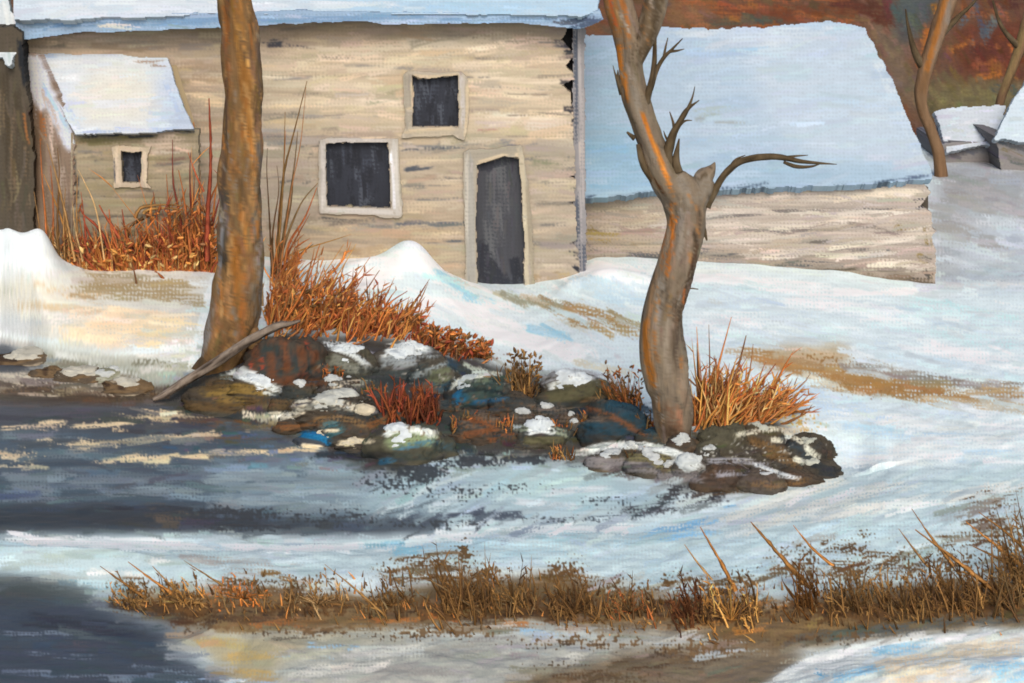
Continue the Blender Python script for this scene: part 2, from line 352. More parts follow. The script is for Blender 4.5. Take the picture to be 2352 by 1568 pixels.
def bank(L):
    S, D = L.S, L.D
    def many(c, w, ld, dr, *segs):
        for q in segs: S(c, w, ld, dr, *q)
    many((48,52,53), 40, .75, .5, (600,800,760,860), (760,840,1000,890), (1000,920,1400,940), (900,960,1250,1000), (1250,1000,1480,990), (640,900,900,960), (430,930,620,960))
    many((92,58,40), 24, .7, .5, (585,780,590,850), (620,790,625,870), (650,780,660,860), (690,790,700,870), (720,800,728,860), (610,870,760,880))
    many((46,54,54), 20, .65, .5, (640,830,645,870), (680,840,684,880), (600,840,606,866), (730,830,760,860), (600,800,640,800))
    many((150,60,40), 8, .6, .6, (600,820,604,850), (575,830,580,850), (700,780,710,800))
    many((120,96,50), 28, .7, .5, (470,900,560,890), (530,890,620,900), (500,920,590,925)); many((80,62,42), 30, .6, .5, (420,930,560,940), (560,925,680,930), (470,885,520,880))
    many((218,224,226), 20, .8, .4, (525,856,580,872,640,896), (545,848,590,862)); many((196,200,198), 12, .6, .6, (600,900,640,906))
    many((116,116,106), 30, .7, .5, (760,820,830,850), (756,840,800,850)); many((206,212,214), 18, .75, .5, (752,796,800,806,850,842), (780,790,810,800)); many((64,62,54), 18, .7, .5, (760,862,850,866), (830,800,860,830))
    many((136,142,146), 30, .7, .5, (870,836,940,806,1000,812), (900,840,960,826)); many((222,226,226), 20, .8, .4, (880,812,940,790,985,800), (930,788,980,794)); many((52,60,62), 20, .7, .5, (880,862,940,856,980,840), (900,872,1000,862))
    many((132,140,142), 16, .65, .5, (945,866,1000,846,1044,828)); many((92,96,74), 24, .65, .5, (980,880,1040,870), (990,860,1040,850)); many((44,66,80), 22, .65, .5, (1000,900,1040,880), (1030,830,1060,850), (950,890,1000,884))
    many((50,64,60), 36, .75, .5, (1060,890,1160,880), (1060,920,1160,905)); many((214,216,206), 14, .75, .55, (1034,896,1054,872,1120,858,1150,860)); many((34,96,136), 18, .75, .5, (1040,915,1062,896), (1046,924,1070,912)); many((26,34,36), 10, .8, .4, (1060,900,1110,892,1166,906)); many((36,78,108), 12, .7, .5, (1080,926,1166,914)); many((92,102,84), 14, .6, .5, (1070,876,1130,870))
    many((150,150,154), 26, .7, .5, (1236,876,1290,856,1370,862), (1360,866,1400,890)); many((226,230,230), 20, .85, .4, (1256,890,1300,876,1356,872), (1290,876,1340,868)); many((76,72,52), 34, .75, .5, (1250,912,1390,900), (1270,896,1390,884)); many((112,88,62), 12, .6, .6, (1330,920,1390,912), (1380,880,1406,910))
    many((96,84,74), 30, .5, .8, (1040,950,1240,960), (1060,970,1200,985), (1200,940,1400,950), (1260,960,1400,970)); many((110,66,40), 22, .55, .75, (1060,1000,1160,985), (1120,1010,1190,1000), (1080,960,1140,980))
    many((32,58,72), 36, .75, .5, (1390,930,1490,960), (1340,985,1500,985), (1420,910,1500,1000), (1440,950,1500,940)); many((104,66,44), 16, .6, .6, (1400,955,1460,985), (1340,935,1420,960), (1440,980,1490,1000)); many((40,46,50), 24, .6, .5, (1240,1010,1330,1005), (1330,1010,1400,1000))
    many((100,54,32), 26, .7, .5, (890,900,900,960), (920,880,930,950), (950,890,955,960), (980,880,990,960), (1000,900,1000,950))
    many((126,138,104), 34, .75, .5, (890,1020,990,1004), (900,1006,1000,1014)); many((66,106,128), 16, .65, .5, (910,1030,1000,1012)); many((226,230,226), 20, .85, .4, (884,1000,910,984,936,980), (940,984,1000,996)); many((44,82,108), 18, .7, .5, (868,1062,900,1056), (1000,1020,1050,1030)); many((42,46,48), 26, .65, .7, (900,1050,1000,1045), (990,1030,1090,1020), (770,1040,860,1056))
    many((138,146,128), 20, .65, .55, (1190,984,1240,976), (1270,986,1310,1000)); many((228,232,232), 22, .9, .3, (1212,992,1240,984,1268,988)); many((84,80,58), 22, .7, .5, (1200,1012,1300,1010))
    many((118,112,114), 32, .7, .5, (1380,1070,1500,1074), (1340,1060,1440,1064), (1500,1090,1620,1096)); many((112,104,70), 22, .65, .55, (1440,1050,1540,1052), (1500,1060,1540,1080)); many((216,220,220), 22, .8, .45, (1330,1040,1400,1020,1500,1026), (1480,1024,1560,1040,1612,1076), (1550,1050,1580,1078)); many((88,74,58), 16, .6, .6, (1360,1084,1440,1090), (1520,1086,1545,1060)); many((70,64,72), 16, .55, .6, (1400,1078,1500,1066))
    many((72,68,56), 44, .75, .5, (1600,990,1720,976), (1700,980,1800,1000), (1600,1020,1700,1010)); many((104,80,52), 24, .65, .6, (1720,1010,1810,1040), (1760,1040,1840,1070)); many((50,54,58), 22, .7, .55, (1790,1006,1850,1036), (1840,1040,1890,1076)); many((208,202,184), 14, .65, .65, (1690,1000,1760,984,1810,986), (1800,990,1850,1020), (1770,1010,1800,1012)); many((222,220,204), 16, .8, .45, (1850,1026,1878,1050), (1822,1052,1850,1064))
    many((66,54,48), 40, .7, .5, (1620,1100,1760,1110), (1700,1090,1860,1100), (1640,1080,1700,1070)); many((140,138,146), 18, .55, .7, (1620,1060,1700,1056,1780,1070), (1640,1090,1720,1084)); many((214,218,222), 10, .75, .5, (1730,1066,1780,1082,1834,1100), (1790,1092,1838,1098)); many((100,76,50), 18, .6, .6, (1760,1120,1860,1100), (1720,1110,1800,1112)); many((30,34,42), 16, .7, .5, (1860,1066,1924,1080), (1880,1084,1920,1090))
    many((24,102,148), 22, .85, .35, (690,994,740,1002,756,1014)); many((58,96,104), 20, .7, .5, (750,1000,790,984), (740,978,780,970)); many((226,210,180), 10, .8, .4, (744,990,776,988)); many((228,210,178), 14, .8, .4, (776,1018,820,1012,856,1014), (690,1022,740,1028))
    many((132,130,120), 26, .65, .6, (670,940,760,924), (760,930,850,940)); many((214,206,188), 18, .75, .55, (676,926,740,918,800,930), (790,926,830,944,862,940), (640,960,690,945), (600,956,650,950)); many((122,94,62), 18, .65, .55, (720,966,780,956,850,980)); many((106,70,42), 20, .6, .6, (560,975,700,978), (640,985,740,970), (840,980,900,960)); many((58,56,50), 20, .6, .5, (860,930,900,920), (800,900,900,895))
    many((228,214,190), 16, .85, .3, (815,942,850,940), (764,886,784,884)); many((170,160,146), 12, .55, .7, (780,880,860,872), (760,900,860,890))
    D((210,214,212), 900, 890, 120, 20, .45); D((200,200,196), 760, 920, 110, 24, .5); D((52,50,50), 1150, 1030, 220, 26, .6); D((190,196,196), 1180, 945, 200, 16, .35)
G = Layer(-800, 330, 3200, 1640, (210, 222, 228), 2.0, wv=.06)
P, S = G.P, G.S
# snow around the buildings
P((212,224,230), 20, pr(-200,450, 700,480, 1340,560, 2160,600, 2160,330, 2600,330, 2600,1300, -200,1300))
P((172,174,180), 16, pr(2140,330, 2600,330, 2600,640, 2140,650))  # grey-blue shade of the far slope, painted into the snow colour
P((190,198,208), 22, pr(2200,520, 2600,470, 2600,660, 2180,650))
for a in ((2160,400,2352,470),(2170,440,2400,520),(2150,500,2380,600),(2240,420,2420,470)): S((160,158,158), 40, .6, .5, *a)
for a in ((2180,560,2380,600),(2250,500,2380,520),(2160,590,2300,640),(2280,540,2400,580)): S((205,212,220), 26, .6, .5, *a)
S((228,226,226), 10, .8, .3, 2180,655, 2352,650, 2450,650)
# left field
P((206,204,198), 18, pr(-170,560, 480,610, 470,840, 200,830, -170,780))
P((216,222,228), 12, pr(-170,480, 100,480, 150,560, 200,610, 60,640, -170,640))
P((180,188,205), 16, pr(-170,700, 60,720, 90,765, -170,770), .6)
for a in ((190,640,470,650),(170,668,480,690),(210,655,420,672)): S((158,140,108), 34, .62, .55, *a)
for a in ((70,650,230,690),(60,700,260,720)): S((196,176,148), 26, .6, .55, *a)
for a in ((190,735,420,770),(150,760,380,800),(240,715,430,740)): S((230,207,176), 38, .7, .4, *a)
for a in ((20,770,150,790),(60,800,240,812),(200,810,440,800)): S((214,222,226), 22, .75, .4, *a)
for a in ((0,668,140,655),(30,640,160,625)): S((200,196,186), 22, .6, .5, *a)
S((224,232,236), 34, .9, .25, 497,640, 480,700, 455,790, 440,850)
S((172,168,172), 16, .6, .4, 470,780, 452,830)
# left bank
P((138,138,126), 12, pr(40,790, 130,800, 330,830, 440,842, 420,880, 250,870, 110,860), .8)
for a in ((90,820,250,850),(160,850,330,862),(300,830,420,840)): S((110,108,92), 22, .6, .6, *a)
for a in ((200,846,330,868),(330,848,440,835),(120,812,210,826),(180,870,300,880)): S((198,200,198), 20, .65, .55, *a)
P((58,62,72), 12, pr(-170,770, 20,790, 80,825, 110,850, 40,866, -170,880))
P((74,62,50), 12, pr(-170,868, 120,872, 340,880, 420,890, 380,930, 100,945, -170,940))
for a in ((0,868,130,856),(110,868,190,900,340,910),(230,880,330,900),(0,890,90,880),(60,905,140,915)): S((196,180,160), 20, .72, .55, *a)
S((82,52,36), 20, .6, .5, 190,925, 330,935); S((60,48,40), 22, .7, .4, 20,915, 200,925)
for a in ((1360,640,1500,650,1700,632),(1500,625,1700,640,1900,660),(640,604,760,598,880,590),(1900,670,2150,668)): S((238,241,242), 22, .75, .4, *a)
for a in ((430,860,452,800,478,740),(590,640,612,700,620,740),(600,600,640,606,700,604)): S((236,240,242), 20, .8, .35, *a)
for a in ((0,900,140,892),(100,884,240,900),(180,918,360,926),(20,930,160,936),(300,896,400,906)): S((92,70,50), 18, .65, .6, *a)
for a in ((40,858,120,850),(150,876,260,890),(250,862,330,872),(330,908,400,900)): S((120,112,98), 18, .6, .6, *a)
for q in ((120,890,140,26,.9),(300,905,120,24,.9),(60,920,120,16,.8)): G.D((62,50,42), *q)
for q in ((180,880,120,16,.9),(60,862,90,12,.8),(300,890,60,12,.8)): G.D((212,200,184), *q)
# stream
P((72,86,100), 14, pr(-800,930, 120,940, 400,935, 560,960, 700,1010, 800,1060, 870,1090, 1000,1160, 1040,1220, 600,1226, -800,1224))
P((66,70,80), 10, pr(-170,925, 380,930, 520,960, 480,990, -170,980))
for a in ((380,955,560,975),(360,1000,700,1010),(480,985,640,995)): S((92,78,68), 26, .55, .55, *a)
for a in ((0,1000,180,1010),(60,1040,420,1050),(100,1085,600,1075),(0,1110,380,1100),(150,1130,560,1120)): S((104,118,128), 26, .6, .5, *a)
P((130,148,160), 18, pr(440,1060, 760,1045, 900,1100, 930,1150, 760,1190, 500,1170), .9)
for a in ((500,1090,620,1080,760,1090),(620,1140,740,1120,850,1135),(700,1060,800,1080,880,1130)): S((154,172,180), 24, .65, .45, *a)
for a in ((560,1110,700,1110),(640,1080,760,1100)): S((88,106,118), 20, .6, .5, *a)
P((54,60,68), 12, pr(-800,1165, 250,1158, 450,1170, 640,1195, 1000,1200, 1020,1222, 500,1226, -170,1222))
P((54,60,68), 12, pr(-800,1185, 340,1188, 350,1222, -800,1224))
for a in ((340,1165,470,1175),(350,1190,480,1200)): S((96,84,74), 26, .6, .55, *a)
for a in ((0,1150,330,1140),(20,1120,260,1128)): S((84,100,110), 12, .6, .5, *a)
P((164,186,196), 22, pr(800,1150, 900,1100, 1000,1055, 1140,1050, 1330,1060, 1480,1110, 1600,1140, 1480,1180, 1250,1190, 1050,1180, 860,1190))
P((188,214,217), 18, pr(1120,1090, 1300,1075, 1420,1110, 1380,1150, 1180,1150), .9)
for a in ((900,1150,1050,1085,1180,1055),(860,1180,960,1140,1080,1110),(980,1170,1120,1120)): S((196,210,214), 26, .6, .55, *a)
for a in ((840,1130,960,1080),(880,1180,1010,1150),(820,1190,900,1175),(930,1120,1030,1075)): S((98,112,122), 16, .55, .7, *a)
for a in ((1020,1188,1130,1184,1230,1180),(1060,1178,1180,1190)): S((70,78,92), 22, .7, .5, *a)
for a in ((700,1208,900,1214,1020,1205),(1230,1198,1400,1192,1500,1180),(880,1196,1010,1190)): S((76,86,98), 20, .58, .75, *a)
for a in ((1180,1150,1330,1165),(1260,1130,1400,1120)): S((206,214,220), 18, .7, .4, *a)
for a, c in (((0,960,300,962),(52,56,66)),((100,1010,420,1022),(58,62,72)),((250,990,560,998),(60,62,70)),((0,1070,260,1062),(60,72,86)),((300,1085,560,1092),(66,82,98)),((60,1095,340,1100),(126,142,154)),((0,1130,300,1128),(112,130,144)),((380,1140,640,1150),(120,140,152)),((0,1145,200,1150),(58,66,80)),((200,1165,520,1170),(44,48,58)),((540,1170,800,1178),(92,110,124)),((440,1065,600,1058),(82,100,116)),((120,1115,300,1112),(70,84,100)),((620,1150,860,1160),(150,168,176)),((300,1118,480,1124),(132,148,158)),((20,1015,130,1020),(72,78,88)),((480,1125,620,1130),(86,104,118))):
    S(c, 13, .58, .6, *a)
for a in ((0,1092,220,1090),(150,1105,460,1100),(20,1122,260,1120),(240,1135,480,1130),(0,1140,160,1142)): S((114,126,136), 18, .62, .55, *a)
for a in ((460,1100,640,1092),(560,1120,800,1112),(640,1160,840,1170),(500,1150,680,1150),(700,1090,860,1100)): S((136,150,158), 24, .62, .5, *a)
# cream reflections on the stream, painted in as pale riffles
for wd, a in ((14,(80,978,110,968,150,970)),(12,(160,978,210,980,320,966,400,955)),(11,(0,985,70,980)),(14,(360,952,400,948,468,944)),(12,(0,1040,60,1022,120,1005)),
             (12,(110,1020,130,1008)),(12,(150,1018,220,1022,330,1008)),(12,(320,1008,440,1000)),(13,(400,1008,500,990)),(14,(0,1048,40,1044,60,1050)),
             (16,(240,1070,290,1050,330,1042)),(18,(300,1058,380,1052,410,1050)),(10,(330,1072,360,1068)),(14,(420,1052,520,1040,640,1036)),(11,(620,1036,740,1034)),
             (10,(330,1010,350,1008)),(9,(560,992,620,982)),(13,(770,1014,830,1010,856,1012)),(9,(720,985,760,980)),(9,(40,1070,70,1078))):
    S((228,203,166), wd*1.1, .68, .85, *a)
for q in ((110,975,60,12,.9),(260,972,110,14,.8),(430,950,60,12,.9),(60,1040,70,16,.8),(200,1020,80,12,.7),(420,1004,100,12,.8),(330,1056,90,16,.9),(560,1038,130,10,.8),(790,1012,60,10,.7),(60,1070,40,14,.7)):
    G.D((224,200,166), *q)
# rocky bank ground
P((58,57,54), 10, pr(370,925, 430,860, 520,830, 600,800, 640,755, 760,770, 900,775, 1050,810, 1150,840, 1400,880, 1480,960, 1560,1000, 1640,990, 1780,960, 1900,1050,
                     1900,1085, 1790,1120, 1640,1135, 1520,1105, 1400,1060, 1240,1052, 1000,1048, 930,1085, 850,1080, 700,1010, 600,985, 480,955))
bank(G)
for a in ((1060,1048,1130,1062),(1150,1050,1210,1040),(1330,1062,1400,1048)): S((120,110,108), 12, .55, .7, *a)
for a in ((1500,1150,1620,1120,1760,1108),(1420,1172,1540,1165,1680,1140),(1540,1130,1640,1110),(1640,1130,1760,1115)): S((60,60,66), 24, .55, .75, *a)  # dry dark strokes paint the ground shadow below the stones
for q in ((1600,1140,110,26,.9),(1480,1172,100,16,.8)): G.D((52,52,58), *q)
for a in ((1720,1110,1880,1100),(1600,1130,1760,1120)): S((92,70,50), 22, .6, .5, *a)
S((150,160,180), 14, .6, .5, 1880,1080, 1960,1075, 1990,1078)
# right snow field with bare strips
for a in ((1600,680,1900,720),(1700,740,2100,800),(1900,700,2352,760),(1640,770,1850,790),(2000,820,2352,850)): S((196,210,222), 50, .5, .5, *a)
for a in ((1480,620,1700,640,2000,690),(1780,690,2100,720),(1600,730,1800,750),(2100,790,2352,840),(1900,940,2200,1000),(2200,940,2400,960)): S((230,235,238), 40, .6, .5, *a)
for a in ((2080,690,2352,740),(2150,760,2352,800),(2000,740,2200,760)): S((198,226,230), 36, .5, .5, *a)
for a in ((1200,690,1330,705,1450,745),(1290,700,1380,720),(1300,740,1470,755)): S((168,134,88), 26, .65, .55, *a)
S((150,148,128), 22, .7, .4, 1130,672, 1200,690, 1300,700)
for a in ((1340,745,1470,770),(1240,700,1300,715)): S((176,160,128), 22, .5, .5, *a)
P((180,150,108), 14, pr(1760,800, 1950,795, 1960,830, 1840,850, 1750,840), .85, 14)
for a in ((1740,830,1850,845,2000,850),(1700,810,1780,820)): S((166,128,82), 34, .62, .55, *a)
for a in ((1830,850,1980,870,2100,890,2352,915),(1900,880,2080,900,2250,920)): S((160,118,66), 40, .66, .5, *a)
for a in ((1960,840,2100,860,2200,880),(2180,880,2352,890)): S((138,128,116), 28, .6, .45, *a)  # greyer strokes: a shadow on the snow, painted in beside the bare strips
for a in ((2250,880,2352,890),(2150,920,2400,940),(1850,890,1950,880)): S((184,156,118), 28, .6, .5, *a)
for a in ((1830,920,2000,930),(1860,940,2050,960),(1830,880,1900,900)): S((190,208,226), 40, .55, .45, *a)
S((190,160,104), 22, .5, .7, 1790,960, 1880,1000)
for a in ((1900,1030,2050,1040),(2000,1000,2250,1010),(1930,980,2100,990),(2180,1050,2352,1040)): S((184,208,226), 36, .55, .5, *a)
for a in ((2000,960,2352,985),(1950,1060,2200,1050),(2100,1020,2352,1010),(2050,1030,2140,1022)): S((228,230,230), 36, .6, .45, *a)
# snow mound by the door
for a in ((880,610,950,590,1050,640),(800,640,900,640),(950,700,1150,720),(1100,740,1350,820),(1050,660,1150,700)): S((240,243,243), 60, .8, .3, *a)
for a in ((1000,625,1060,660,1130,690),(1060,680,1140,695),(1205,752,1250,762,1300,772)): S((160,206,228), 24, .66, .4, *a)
for a in ((1040,640,1080,660),(1085,660,1120,680)): S((214,214,208), 16, .7, .4, *a)
for a in ((1270,660,1330,625,1400,610),(1360,610,1480,625)): S((238,242,243), 34, .85, .3, *a)
for a in ((1330,650,1450,665),(1360,680,1500,690)): S((190,212,226), 34, .6, .4, *a)
S((190,184,160), 14, .6, .5, 1130,670, 1160,680)
S((208,204,188), 22, .6, .5, 1320,830, 1460,860)
# snow bank this side of the stream
P((188,206,212), 14, pr(-170,1228, 300,1228, 900,1238, 1150,1205, 1500,1198, 1700,1160, 1960,1085, 2520,1060, 2520,1330, 1600,1380, 1250,1300, 960,1310, 560,1340, 250,1370, 60,1340, -170,1330))
for a in ((0,1236,200,1244,420,1240),(100,1248,500,1256,700,1258),(600,1262,820,1256,1050,1226),(850,1262,1000,1240,1150,1215,1500,1215,1640,1205)): S((230,236,238), 20, .8, .4, *a)
for a in ((50,1275,300,1270),(0,1300,160,1290),(330,1280,520,1290),(180,1320,280,1325)): S((170,184,182), 28, .6, .5, *a)
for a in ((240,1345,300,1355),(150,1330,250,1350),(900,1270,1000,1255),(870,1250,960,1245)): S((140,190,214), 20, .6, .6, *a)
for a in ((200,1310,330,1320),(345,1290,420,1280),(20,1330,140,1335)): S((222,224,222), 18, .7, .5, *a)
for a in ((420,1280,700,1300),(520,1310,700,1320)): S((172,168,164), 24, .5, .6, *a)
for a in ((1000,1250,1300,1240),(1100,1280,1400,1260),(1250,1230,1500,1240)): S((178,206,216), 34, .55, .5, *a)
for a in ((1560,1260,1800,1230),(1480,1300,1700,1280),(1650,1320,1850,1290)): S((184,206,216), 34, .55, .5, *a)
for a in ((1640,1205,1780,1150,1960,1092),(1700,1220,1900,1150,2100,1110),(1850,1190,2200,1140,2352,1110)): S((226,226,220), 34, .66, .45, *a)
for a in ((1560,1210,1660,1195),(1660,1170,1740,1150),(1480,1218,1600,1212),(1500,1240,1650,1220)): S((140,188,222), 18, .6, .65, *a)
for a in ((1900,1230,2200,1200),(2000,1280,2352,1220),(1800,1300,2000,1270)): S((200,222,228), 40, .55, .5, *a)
# grassy dark hollow
P((112,90,62), 12, pr(235,1375, 330,1358, 500,1352, 700,1362, 860,1372, 960,1340, 1250,1320, 1400,1340, 1600,1375, 1800,1375, 2000,1345, 2520,1320, 3200,1300, 3200,1420, 2520,1430, 2200,1445, 2000,1470, 1800,1500, 1600,1480,
                     1400,1440, 1200,1430, 900,1445, 640,1450, 470,1450, 330,1420), 1, 14)
for a in ((240,1385,420,1400),(380,1410,520,1430),(1120,1400,1300,1410),(1500,1390,1700,1400),(1900,1400,2100,1410),(2150,1380,2352,1390),(1620,1360,1760,1380)): S((74,50,28), 34, .66, .5, *a)
for a in ((480,1350,640,1360),(800,1420,980,1428),(960,1420,1060,1408),(460,1372,540,1352)): S((186,112,54), 20, .66, .6, *a)
for a in ((600,1380,860,1385),(620,1410,900,1400),(1000,1400,1200,1390),(1250,1340,1320,1360),(1740,1440,1960,1430)): S((128,104,70), 36, .6, .5, *a)
for a in ((1560,1445,1680,1420),(1680,1450,1760,1440),(1700,1380,1800,1390)): S((176,118,56), 24, .6, .65, *a)
for a in ((1830,1470,2100,1440),(1960,1455,2250,1420),(2150,1430,2352,1418)): S((92,94,90), 30, .6, .5, *a)
for a in ((300,1400,420,1415),(660,1410,740,1420),(820,1440,980,1440)): S((70,56,46), 22, .55, .6, *a)
for a in ((380,1370,440,1365),(600,1310,720,1350),(880,1320,940,1350)): S((130,98,58), 16, .5, .8, *a)
for a in ((480,1440,760,1446),(700,1436,1000,1430),(1000,1440,1300,1440),(1350,1440,1600,1466),(560,1420,760,1424)): S((118,92,60), 34, .62, .55, *a)
for a in ((560,1432,700,1438),(1150,1430,1260,1436),(860,1426,940,1424)): S((172,106,56), 16, .6, .65, *a)
for a in ((500,1420,640,1424),(1010,1424,1150,1420),(1400,1430,1560,1452)): S((74,56,42), 20, .58, .65, *a)
# thin speckled brown along the snow edge
for a in ((260,1340,420,1350,600,1350),(500,1340,760,1362),(860,1330,1000,1310,1120,1330),(900,1300,1060,1280),(1000,1340,1180,1350),(1250,1320,1500,1365),(1500,1345,1760,1340),(1740,1290,1900,1300),
          (1800,1330,2000,1320),(1900,1300,2120,1310),(2080,1290,2200,1260),(2140,1250,2352,1220),(2200,1200,2352,1180),(2230,1310,2352,1290),(1880,1250,1960,1260),(1980,1280,2080,1290)):
    S((96,66,34), 46, .44, .8, *a)
for a in ((2180,1160,2352,1130),(2230,1220,2352,1210)): S((92,66,40), 60, .38, .9, *a)
# trampled near snow
P((160,150,124), 14, pr(360,1462, 460,1450, 640,1452, 900,1448, 1000,1470, 900,1520, 700,1560, 560,1640, 520,1560, 470,1500), .95)
P((166,166,160), 18, pr(700,1480, 1000,1450, 1250,1445, 1600,1450, 1640,1480, 1500,1540, 1250,1600, 1100,1660, 560,1660, 620,1540))
for a in ((440,1470,560,1478),(500,1540,640,1552),(520,1510,640,1500)): S((176,150,100), 26, .6, .5, *a)
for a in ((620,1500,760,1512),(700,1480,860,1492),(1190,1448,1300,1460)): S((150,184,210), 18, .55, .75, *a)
for a in ((800,1500,1000,1490),(1250,1540,1340,1500),(1380,1520,1480,1500),(1500,1490,1610,1450),(700,1540,900,1530)): S((200,198,190), 30, .66, .5, *a)
for a in ((980,1500,1250,1510),(900,1540,1200,1545),(1050,1475,1200,1470)): S((146,142,138), 30, .55, .5, *a)
for a in ((620,1470,720,1462),(560,1462,640,1458)): S((96,86,72), 12, .55, .6, *a)
P((110,92,70), 16, pr(1240,1540, 1420,1500, 1600,1480, 1760,1480, 1860,1500, 1800,1560, 1640,1660, 1200,1660, 1150,1590), .9, 14)
for a in ((1260,1560,1500,1540),(1400,1530,1640,1520),(1500,1500,1700,1510)): S((84,62,42), 34, .5, .7, *a)
for a in ((1480,1470,1720,1480),(1600,1500,1760,1500)): S((176,182,184), 22, .45, .8, *a)
# near snow bank at the lower right
P((206,210,210), 8, pr(1700,1660, 1760,1568, 1840,1518, 1950,1482, 2150,1456, 2352,1450, 2520,1450, 2520,1660), 1, 6)
for a in ((1780,1560,1850,1520,1960,1488,2150,1464,2352,1462),): S((230,232,230), 22, .85, .35, *a)
for a in ((2000,1540,2200,1500),(2050,1568,2250,1530),(2180,1500,2352,1485),(2100,1600,2352,1560)): S((220,202,176), 44, .6, .5, *a)
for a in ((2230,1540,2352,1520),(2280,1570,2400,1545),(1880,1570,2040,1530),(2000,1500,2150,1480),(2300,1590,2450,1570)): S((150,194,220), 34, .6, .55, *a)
for a in ((1870,1540,1890,1548),): S((110,170,206), 16, .8, .4, *a)
# pool at the lower left
P((62,70,82), 22, pr(-800,1325, 60,1335, 240,1378, 330,1420, 450,1446, 380,1476, 450,1520, 520,1560, 640,1660, -800,1660))
P((64,70,68), 14, pr(-170,1315, 150,1335, 250,1375, -170,1380), .8)
for a in ((0,1455,260,1462),(60,1500,220,1510),(140,1550,420,1560),(300,1530,420,1545),(0,1540,180,1548)): S((112,122,140), 16, .5, .7, *a)
S((48,52,62), 40, .6, .5, 60,1420, 320,1450)
for a in ((400,1565,520,1560),(520,1562,640,1566)): S((150,170,200), 12, .55, .6, *a)
S((230,232,232), 8, .9, .2, 508,1562, 560,1563)
# brush texture pass
def gang(x, y):
    if y > 1430: return -14 if x > 1600 else (3 if x < 600 else -4)
    if y > 1080 and x > 1350: return -17
    if 1040 < y < 1230 and 820 < x < 1500: return -24
    if y < 900 and 950 < x < 1480: return 22
    if y < 950 and x > 1480: return 9
    if y < 660 and x > 2100: return 24
    return 1
G.smear(1500, 2400, 400, 3200, 1640, (40, 130), (8, 22), gang, (.4, .72), .62, .04, .014, seed=15); G.smear(900, -800, 560, -100, 1640, (40, 130), (8, 22), gang, (.4, .72), .62, .04, .014, seed=16)
G.smear(5200, -170, 560, 2520, 1640, (30, 110), (7, 20), gang, (.4, .72), .62, .035, .012, seed=5)
G.smear(500, 2120, 340, 2520, 680, (30, 90), (8, 20), gang, (.4, .7), .6, .03, .01, seed=6)
G.smear(1500, 380, 760, 1900, 1130, (14, 46), (5, 13), lambda x, y: -4 if x < 900 else 6, (.45, .75), .6, .10, .03, seed=8,
        lim=lambda x, y: 780+max(0, (x-600))*.14 < y < 1080)
for q in ((420,1395,160,26),(700,1400,200,26),(1000,1400,180,30),(1300,1400,200,34),(1600,1410,200,36),(1900,1400,200,40),(2200,1380,220,50),(2500,1370,200,50)):
    G.D((98,70,42), *q, 1.1, sc=9); G.D((150,100,56), q[0]+60, q[1]-8, q[2], q[3], .62, sc=8); G.D((70,52,36), q[0]-40, q[1]+4, q[2], q[3]*.7, .7, sc=8)
for q in ((700,1448,220,16),(1000,1452,240,20),(1350,1470,200,26),(1600,1490,180,30),(480,1440,120,14),(1900,1462,200,18)):
    G.D((112,86,58), *q, .85, sc=7); G.D((82,64,46), q[0]-50, q[1]+8, q[2], q[3], .6, sc=6)
# broken flecks where the grass thins into the snow
for cx, cy, rx, ry, dn in ((300,1350,80,26,.8),(420,1352,70,24,.7),(580,1340,130,24,.7),(700,1336,140,26,.62),(910,1312,60,40,.75),(1000,1305,80,40,.85),(1065,1275,26,50,1),(1120,1320,70,40,.9),(1300,1312,64,34,1),(1420,1345,110,34,.75),
                           (1560,1335,70,34,.75),(1700,1335,70,44,.8),(1858,1295,26,50,.9),(1830,1275,70,44,.65),(1970,1270,44,44,.8),(1960,1315,110,44,.85),(2100,1295,90,54,.8),(2200,1305,90,64,.85),(2300,1235,90,84,.72),(2290,1180,70,60,.6),(2360,1260,70,100,.8),(1985,1230,34,24,.6),(2080,1250,60,40,.5)):
    G.D((94,66,34), cx, cy, rx, ry, dn)
    G.D((118,84,46), cx+14, cy+6, rx, ry, dn*.7)
for q in ((900,1100,90,40,.7),(1000,1205,180,16,.75),(760,1190,140,30,.7),(1300,1192,140,14,.6),(560,1210,200,14,.7),(1040,1130,120,30,.6),(1400,1150,100,20,.55),(960,1085,80,26,1.1),(1060,1060,120,18,.9),(1220,1055,90,14,.9),(520,1180,160,24,.9),(1180,1120,140,20,.5)): G.D((56,60,66), q[0], q[1], q[2], q[3], q[4]*1.3)
for q in ((700,730,90,36,1.0),(780,735,90,30,1.0),(860,745,60,24,.9),(660,690,50,50,.9),(1040,806,70,26,.9),(1640,930,60,40,1.0),(1730,930,70,34,1.0),(1790,940,60,26,.8),(300,604,130,14,.8),(430,606,60,14,.8)):
    G.D((172,108,58), *q); G.D((134,88,54), q[0]+10, q[1]-6, q[2], q[3], q[4]*.8)
for q in ((1850,965,70,36,.7),): G.D((206,166,84), *q)
for q in ((1150,820,50,34,.55),(1060,800,60,30,.5)): G.D((122,72,42), *q)
for q in ((1900,820,90,22,.7),(2050,900,180,24,.6),(1420,740,60,20,.6)): G.D((150,108,56), *q)
for q in ((620,880,120,20,.4),(300,860,140,20,.5),(200,900,160,16,.5)): G.D((206,198,180), *q)
for q in ((1400,1560,180,30,.8),(1300,1530,160,24,.6)): G.D((92,74,52), *q)
G.wcut(); G.img = np.clip(G.img, 0, .93)
